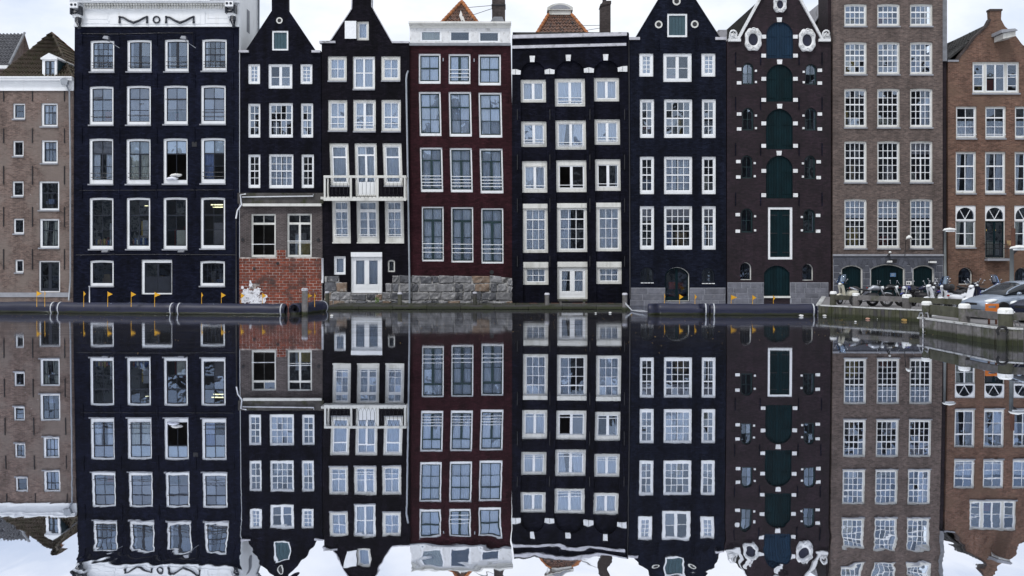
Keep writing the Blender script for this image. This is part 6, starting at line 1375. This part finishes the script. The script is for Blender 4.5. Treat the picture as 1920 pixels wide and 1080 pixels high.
def motorbike(loc, rz, paint, label, cover=None, fork='chrome'):
    r = empty('motorcycle', loc, label, 'motorcycle', 'motorcycles parked on the quay', rz)
    wheel(r, -.72, .31, .31, .055); wheel(r, .70, .31, .31, .075)
    m = MB(); m.loft([(-.42, 0, .86, .05, .04), (-.34, 0, .90, .13, .11), (-.10, 0, .92, .16, .13), (.10, 0, .84, .12, .09), (.16, 0, .80, .06, .05)], 16); part(m, 'fuel_tank', paint, r, True)
    m = MB(); m.loft([(.08, 0, .79, .10, .03), (.20, 0, .80, .15, .05), (.48, 0, .84, .14, .05), (.80, 0, .94, .10, .05), (.88, 0, .96, .04, .02)], 14); part(m, 'seat', 'seat_black', r, True)
    m = MB(); m.loft([(.55, 0, .80, .08, .05), (.75, 0, .86, .10, .07), (.98, 0, .92, .05, .03)], 12); part(m, 'tail', paint, r, True)
    m = MB(); m.loft([(-.36, 0, .45, .10, .16), (-.20, 0, .46, .16, .22), (.10, 0, .46, .17, .22), (.26, 0, .44, .10, .14)], 12, 3); part(m, 'engine', 'iron', r)
    for s_ in (-1, 1): m = MB(); m.tube([(-.72, s_ * .09, .31), (-.52, s_ * .10, .72), (-.42, s_ * .10, .98)], .03, 7); part(m, 'fork', fork, r, True)
    m = MB(); m.tube([(-.28, -.38, 1.04), (-.38, -.3, 1.06), (-.44, -.1, 1.02), (-.44, .1, 1.02), (-.38, .3, 1.06), (-.28, .38, 1.04)], .016, 7); part(m, 'handlebar', 'rubber', r, True)
    for s_ in (-1, 1):
        m = MB(); m.tube([(-.34, s_ * .28, 1.06), (-.36, s_ * .38, 1.22)], .009, 5); m.loft([(-.39, s_ * .40, 1.24, .02, .015), (-.37, s_ * .40, 1.24, .045, .03), (-.34, s_ * .40, 1.24, .03, .02)], 10); part(m, 'mirror', 'chrome', r, True)
    m = MB(); m.loft([(-.60, 0, .92, .03, .03), (-.57, 0, .92, .085, .085), (-.48, 0, .92, .07, .07), (-.44, 0, .92, .03, .03)], 14); part(m, 'headlight', 'lens', r, True)
    m = MB(); m.loft([(-.98, 0, .60, .02, .02), (-.90, 0, .65, .06, .03), (-.72, 0, .68, .075, .03), (-.52, 0, .64, .05, .03)], 10); part(m, 'front_mudguard', paint, r, True)
    m = MB(); m.tube([(-.1, -.17, .32), (.3, -.2, .26), (.86, -.22, .40)], [.03, .04, .05], 8); part(m, 'exhaust', 'chrome', r, True)
    m = MB(); m.tube([(-.42, 0, .95), (-.30, 0, .60), (0, 0, .40), (.70, 0, .31)], .035, 7); m.tube([(.30, 0, .75), (.70, 0, .31)], .03, 7); m.tube([(.1, .1, .3), (.15, .28, .0)], .012, 5); part(m, 'frame', 'rubber', r, True)
    m = MB(); m.loft([(.97, 0, .90, .06, .035), (1.0, 0, .90, .04, .025)], 10); part(m, 'tail_light', 'lens_red', r, True)
    return r
Q = .52
def at(px, Yp): return (PX(px, Yp), Yp, Q)
scooter(at(1588, -9.0), rad(38), 'paint_cream', 'cream and black scooter with tall windscreen at the left end of the row', True)
motorbike(at(1633, -11.6), rad(168), 'paint_silver', 'silver grey motorcycle tilted on its stand behind the long timber rail')
motorbike(at(1662, -11.0), rad(184), 'paint_black', 'black motorcycle with round mirror in front of the wide green door', fork='lens')
motorbike(at(1703, -11.4), rad(48), 'paint_blue', 'bright blue motorcycle behind the broad white capped post')
motorbike(at(1728, -11.2), rad(160), 'paint_navy', 'navy motorcycle with red tail light left of the white scooters')
scooter(at(1733, -8.0), rad(120), 'paint_black', 'black scooter half hidden behind the navy motorcycle')
scooter(at(1758, -13.0), rad(22), 'paint_white', 'white scooter with blue seat left of the slim street lamp', seat='paint_blue')
scooter(at(1784, -13.3), rad(24), 'paint_white', 'white scooter with windscreen directly right of the slim street lamp', True)
scooter(at(1806, -14.2), rad(205), 'paint_white', 'white scooter seen from behind with black top box beside the silver car', box=True)
scooter(at(1765, -8.0), rad(240), 'paint_navy', 'navy scooter behind the slim street lamp')
scooter(at(1827, -11.0), rad(75), 'paint_navy', 'navy scooter with chrome mirror behind the silver car bonnet')
scooter(at(1852, -9.5), rad(110), 'paint_blue', 'blue scooter with clear windscreen behind the silver car', True)
scooter(at(1815, -8.2), rad(100), 'paint_black', 'black scooter below the arched window behind the white scooters', False)

def car(loc, rz, paint, label):
    r = empty('parked_car', loc, label, 'car', 'cars parked on the quay', rz)
    # nose at x=0 going to x=4.2
    st = [(0.0, .46, .52, .14), (.03, .66, .50, .20), (.16, .78, .51, .25), (.5, .85, .56, .30), (.9, .87, .60, .34), (1.25, .88, .62, .37), (2.2, .88, .63, .38), (3.3, .87, .63, .38), (3.8, .83, .62, .36), (4.08, .74, .60, .30), (4.2, .6, .58, .22)]
    m = MB(); m.loft([(x, 0, z, w, hh) for x, w, z, hh in st], 28, 3.4); part(m, 'body', paint, r, True)
    gh = [(.98, .66, .95, .02), (1.25, .68, 1.04, .12), (1.6, .67, 1.12, .22), (1.95, .64, 1.17, .275), (2.5, .63, 1.18, .295), (3.1, .63, 1.17, .285), (3.6, .61, 1.13, .24), (3.95, .57, 1.05, .14), (4.1, .52, .98, .03)]
    m = MB(); m.loft([(x, 0, z, w * 1.08, hh) for x, w, z, hh in gh], 24, 2.8); part(m, 'windows', 'car_glass' if False else 'far_glass', r, True)
    def gsec(x):
        for i in range(len(gh) - 1):
            a, b = gh[i], gh[i + 1]
            if a[0] <= x <= b[0]:
                t = (x - a[0]) / (b[0] - a[0]); return [a[k] + (b[k] - a[k]) * t for k in range(4)]
        return gh[-1]
    m = MB(); n = 10; xs_ = [1.80, 1.95, 2.2, 2.6, 3.0, 3.4, 3.7]; 
    for x in xs_:
        _, w, z, hh = gsec(x)
        for i in range(n + 1):
            t = rad(38 + 104 * i / n); c_, s_ = math.cos(t), math.sin(t); m.v.append((x, w * 1.08 * math.copysign(abs(c_) ** (2 / 2.8), c_) * 1.01, z + hh * abs(s_) ** (2 / 2.8) * 1.035 + .004))
    for j in range(len(xs_) - 1):
        for i in range(n): a = j * (n + 1) + i; m.f.append((a, a + 1, a + n + 2, a + n + 1))
    part(m, 'roof', paint, r, True)
    def side(x, zf):   # point on the glasshouse side at fraction of its height
        _, w, z, hh = gsec(x); t = math.asin(min(1, zf) ** (2.8 / 2)) if zf > 0 else 0; return w * 1.08 * abs(math.cos(t)) ** (2 / 2.8) * 1.012, z + hh * zf
    for s_ in (-1, 1):
        for (xa, xb) in ((1.02, 1.85), (2.55, 2.55), (3.98, 3.55)):
            P = []
            for i in range(6):
                t = i / 5; x = xa + (xb - xa) * t; zf = .05 + .72 * t; y, z = side(x, zf) if xa != 1.02 else side(x, .75 if t > .1 else .3); P.append((x, s_ * y, z))
            m = MB(); m.tube(P, .030 if xa != 2.55 else .024, 6); part(m, 'pillar', paint, r, True)
        m = MB(); m.loft([(.14, s_ * .60, .68, .10, .05), (.22, s_ * .68, .70, .15, .085), (.42, s_ * .76, .74, .09, .07), (.56, s_ * .79, .77, .03, .02)], 12); part(m, 'headlight', 'lens', r, True)
        m = MB(); m.loft([(1.28, s_ * .98, 1.0, .03, .03), (1.33, s_ * 1.0, 1.01, .10, .07), (1.42, s_ * .99, 1.01, .08, .06)], 10); m.tube([(1.38, s_ * .86, .97), (1.38, s_ * .95, .99)], .02, 6); part(m, 'mirror', paint, r, True)
        m = MB(); m.loft([(4.12, s_ * .62, .78, .08, .08), (4.19, s_ * .58, .78, .06, .06)], 10); part(m, 'tail_light', 'lens_red', r, True)
        for x in (.78, 3.38):
            wheel(r, x, .31, .31, .10, y=s_ * .78)
            m = MB(); m.disc((x, s_ * .80, .34), .37, .085, 24); part(m, 'wheel_arch', 'rubber', r)
        m = MB(); m.tube([(2.45, s_ * .885, .86), (2.62, s_ * .885, .86)], .015, 6); part(m, 'door_handle', paint, r, True)
    m = MB(); m.loft([(-.012, 0, .60, .34, .035), (.02, 0, .60, .36, .05), (.06, 0, .60, .36, .05)], 16, 4); part(m, 'grille', 'rubber', r)
    m = MB(); m.loft([(-.01, 0, .35, .50, .05), (.03, 0, .35, .56, .06), (.07, 0, .35, .56, .06)], 16, 4); part(m, 'air_intake', 'rubber', r)
    return r
car((17.95, -20.9, Q), rad(14), 'car_silver', 'silver blue hatchback parked with its nose at the quay rail')
car((18.55, -23.6, Q), rad(16), 'car_navy', 'dark navy car at the right edge, nearest the viewer')
# orange barrow-like stand
e = empty('orange_stand', (PX(1860, -24.0), -24.0, Q), 'orange metal frame on rusty legs standing against the quay rail before the silver car', 'stand')
Yo = -24.0; x0_, x1_ = PX(1848, Yo), PX(1872, Yo); k = S * (D + Yo) / D
for a, b in (((x0_, PZ(569.5, Yo)), (x1_, PZ(573.5, Yo))), ((x0_, PZ(577.5, Yo)), (x1_, PZ(584, Yo)))): m = MB(); m.rect(a[0], b[0], b[1], a[1], Yo - .04, Yo + .04); m.build('panel', 'orange_metal', e)
for x in (x0_ , x1_ - .09): m = MB(); m.rect(x, x + .09, PZ(577.5, Yo), PZ(573.5, Yo), Yo - .035, Yo + .035); m.build('panel', 'orange_metal', e)
for x in (x0_ + .12, x1_ - .08): m = MB(); m.rect(x - .03, x + .03, Q, PZ(584, Yo), Yo - .03, Yo + .03); m.build('leg', 'rust', e)
m = MB(); m.rect(x0_ + .15, x1_ - .11, PZ(598, Yo), PZ(596, Yo), Yo - .02, Yo + .02); m.build('crossbar', 'rust', e)
e = MB()
for q in (1894, 1902): e.tube([(PX(q, -24.6), -24.6, 1.0), (PX(q + 4, -25.6), -25.9, .53)], .022, 6)
tag(e.build('handrail', 'chrome', smooth=True), 'two slanting steel bars right of the mossy nearest quay post', 'handrail')

# ------------------------------------------------------------------ far bank: houses behind the viewer that the window panes mirror
rf = random.Random(11)
FAR = [(-98, 18, 20, 'far_brick', 'brown gabled house on the opposite bank, farthest west'), (-80, 17, 23, 'far_cream', 'tall cream gabled house on the opposite bank, west side'), (-63, 15, 19, 'far_brick', 'low brown gabled house on the opposite bank beside the tall cream one'),
       (-48, 16, 22, 'far_brick', 'broad brown gabled house on the opposite bank, west of the middle'), (-32, 16, 20, 'far_cream', 'small cream gabled house on the opposite bank, west of the middle'), (-16, 15, 24, 'far_brick', 'high brown gabled house on the opposite bank near the middle'),
       (-1, 17, 20, 'far_brick', 'middle brown gabled house on the opposite bank'), (16, 16, 23, 'far_cream', 'cream gabled house on the opposite bank, just east of the middle'), (32, 17, 25, 'far_brick', 'high brown gabled house on the opposite bank, east side'),
       (49, 18, 30, 'far_brick', 'towering brown gabled house on the opposite bank, east side'), (67, 16, 31, 'far_brick', 'tallest brown gabled house on the opposite bank'), (83, 20, 28, 'far_cream', 'large cream gabled house on the opposite bank, farthest east')]
for i, (x, w, hh, mt, lab) in enumerate(FAR):
    y = -116; o = empty('far_house', (x + w / 2, y, 0), lab, 'house')
    m = MB(); m.prism([(x, -1), (x + w, -1), (x + w, hh), (x + w * .62, hh + 5), (x + w * .38, hh + 5), (x, hh)], y - 10, y); m.build('wall', mt, o)
    for a in range(4):
        for b in range(int(hh / 3.6)): m = MB(); m.rect(x + w * (.12 + a * .21), x + w * (.25 + a * .21), 1.4 + b * 3.6, 3.6 + b * 3.6, y, y + .06); m.build('window', ('far_cream', 'far_glass', 'far_glass')[i % 3] if mt == 'far_brick' else 'far_glass', o)
mb = MB(); mb.box((-900, -2500, -.7), (900, -112, .6)); tag(mb.build('far_bank', 'paving'), 'paved bank on the viewer side of the canal', kind='structure')
